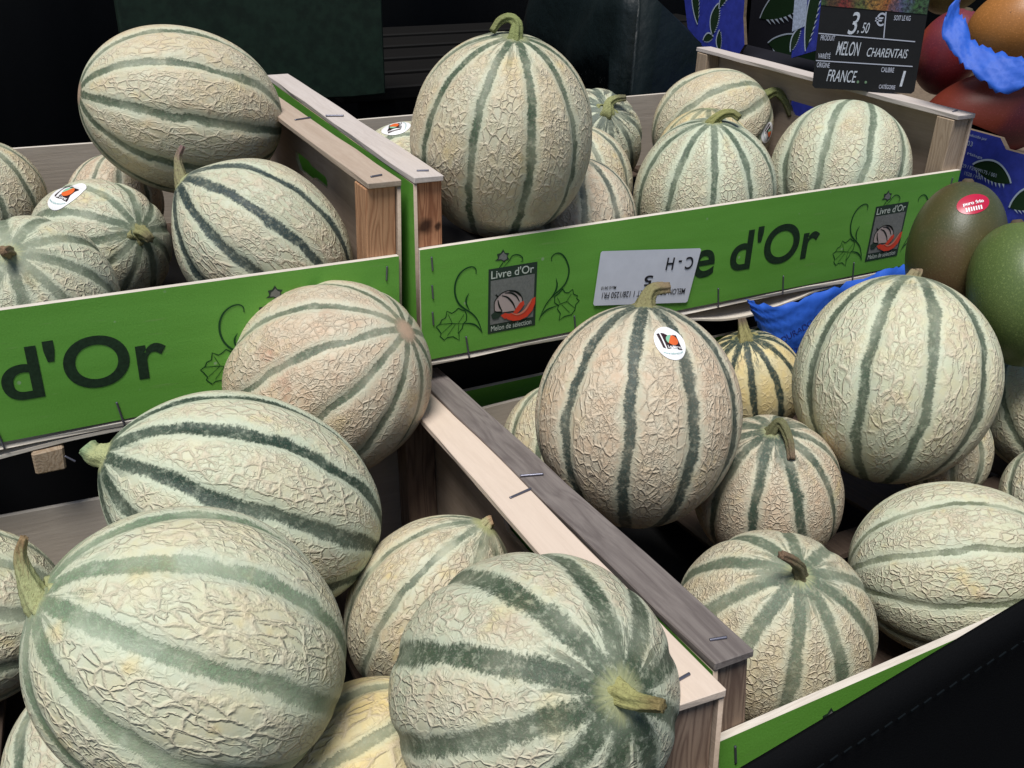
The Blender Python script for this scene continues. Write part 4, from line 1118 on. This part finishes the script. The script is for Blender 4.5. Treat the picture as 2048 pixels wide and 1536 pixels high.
    v = [g4(-3.0, 71), g4(w_ - .8, 66.5), g4(w_ - .8, h_ - .5), g4(-3.2, h_ - .5)]
    link('photo_strip', mesh('photo_strip', v, [(0, 1, 2, 3)]), fs_.done(fc, .4), bd)
    clip = box('sign_clip', -.004, .004, -.0035, .0035, -.012, .012, .001)
    c_ = link('sign_clip', clip, smat, root)
    c_.location = o_ + ex * .052 - nz * .0075 + ey * .008

    # blue tissue below the lettering, with its printed words
    tis = NT('blue_tissue')
    P = tis.objco()
    q = tis.noise(P, 90, 4, 0.6)
    tmat = tis.done(tis.mix(q, (0.016, 0.075, 0.42), (0.030, 0.125, 0.56)), 0.55, tis.edge(tis.vm('ADD', P, tis.vm('SCALE', tis.noise(P, 60, 2, color=True), s=.01)), 75), 0.0018, 0.35, spec=0.3)
    def sheet(name, top, bottom, nu, nv, bulge, seed):
        rnd = random.Random(seed)
        A = catmull(top, nu // max(1, len(top) - 1)); B = catmull(bottom, nu // max(1, len(bottom) - 1))
        m_ = min(len(A), len(B))
        vs, fs = [], []
        for i in range(m_):
            for j in range(nv + 1):
                t = j / nv
                p = A[i].lerp(B[i], t)
                k = math.sin(math.pi * t)
                rag = (rnd.uniform(-1, 1) * .0022) if j in (0, nv) else 0
                p = p + bulge * (k * (.6 + .4 * math.sin(i * .55)) + .35 * math.sin(i * 1.1 + j * 1.9)) + Vector((0, 0, rag))
                vs.append(p)
        for i in range(m_ - 1):
            for j in range(nv):
                a_ = i * (nv + 1) + j
                fs.append((a_, a_ + 1, a_ + nv + 2, a_ + nv + 1))
        return mesh(name, vs, fs, True)
    t1 = link('tissue_paper', None, label='crumpled blue tissue paper with printed words hanging below the crate lettering', cat='tissue paper')
    sm = sheet('tissue_sheet', [(.266, -.016, .008), (.300, -.016, -.006), (.345, -.017, .000), (.395, -.018, .006), (.430, -.018, .009), (.475, -.018, .006)],
               [(.272, -.018, -.004), (.292, -.020, -.032), (.325, -.022, -.062), (.375, -.024, -.075), (.430, -.024, -.075), (.475, -.022, -.070)], 40, 10, Vector((0, -.0035, 0)), 3)
    tsh = link('tissue_sheet', sm, tmat, t1)
    tsh.modifiers.new('thickness', 'SOLIDIFY').thickness = .0003
    bluei = plain('tissue_ink', (0.010, 0.020, 0.14), 0.6)
    bpy.context.view_layer.update()
    def on_tissue(s, x, z, w_, h_, an, flip=False):
        tm = text_fit(s, w_, h_, 0.0)
        for v in tm.vertices:
            a_, b_ = v.co.x, v.co.y
            if flip:
                a_, b_ = w_ - a_, h_ - b_
            X, Z = x + a_ * math.cos(an) - b_ * math.sin(an), z + a_ * math.sin(an) + b_ * math.cos(an)
            ok, loc, nr, _ = tsh.ray_cast(Vector((X, -.2, Z)), Vector((0, 1, 0)))
            v.co = Vector((X, (loc.y - .0006) if ok else -.02, Z))
        link('tissue_lettering', tm, bluei, tsh)
    on_tissue('MADURADO EN EL ÁRBOL', .296, -.040, .092, .0058, R(20))
    on_tissue('ANDALUCIA', .300, -.047, .048, .0052, R(-4), True)
    # tissue round the orange mango
    t2 = link('tissue_paper', None, label='bright blue tissue paper wrapped round the orange mango', cat='tissue paper')
    sm = sheet('tissue_sheet', TISSUE_A, TISSUE_B, 42, 8, Vector((-.0016, -.0016, .0004)), 8)
    s2 = link('tissue_sheet', sm, tmat, t2)
    s2.modifiers.new('thickness', 'SOLIDIFY').thickness = .0003

build_setting()
build_crates()
build_melons()
build_fruit_side()
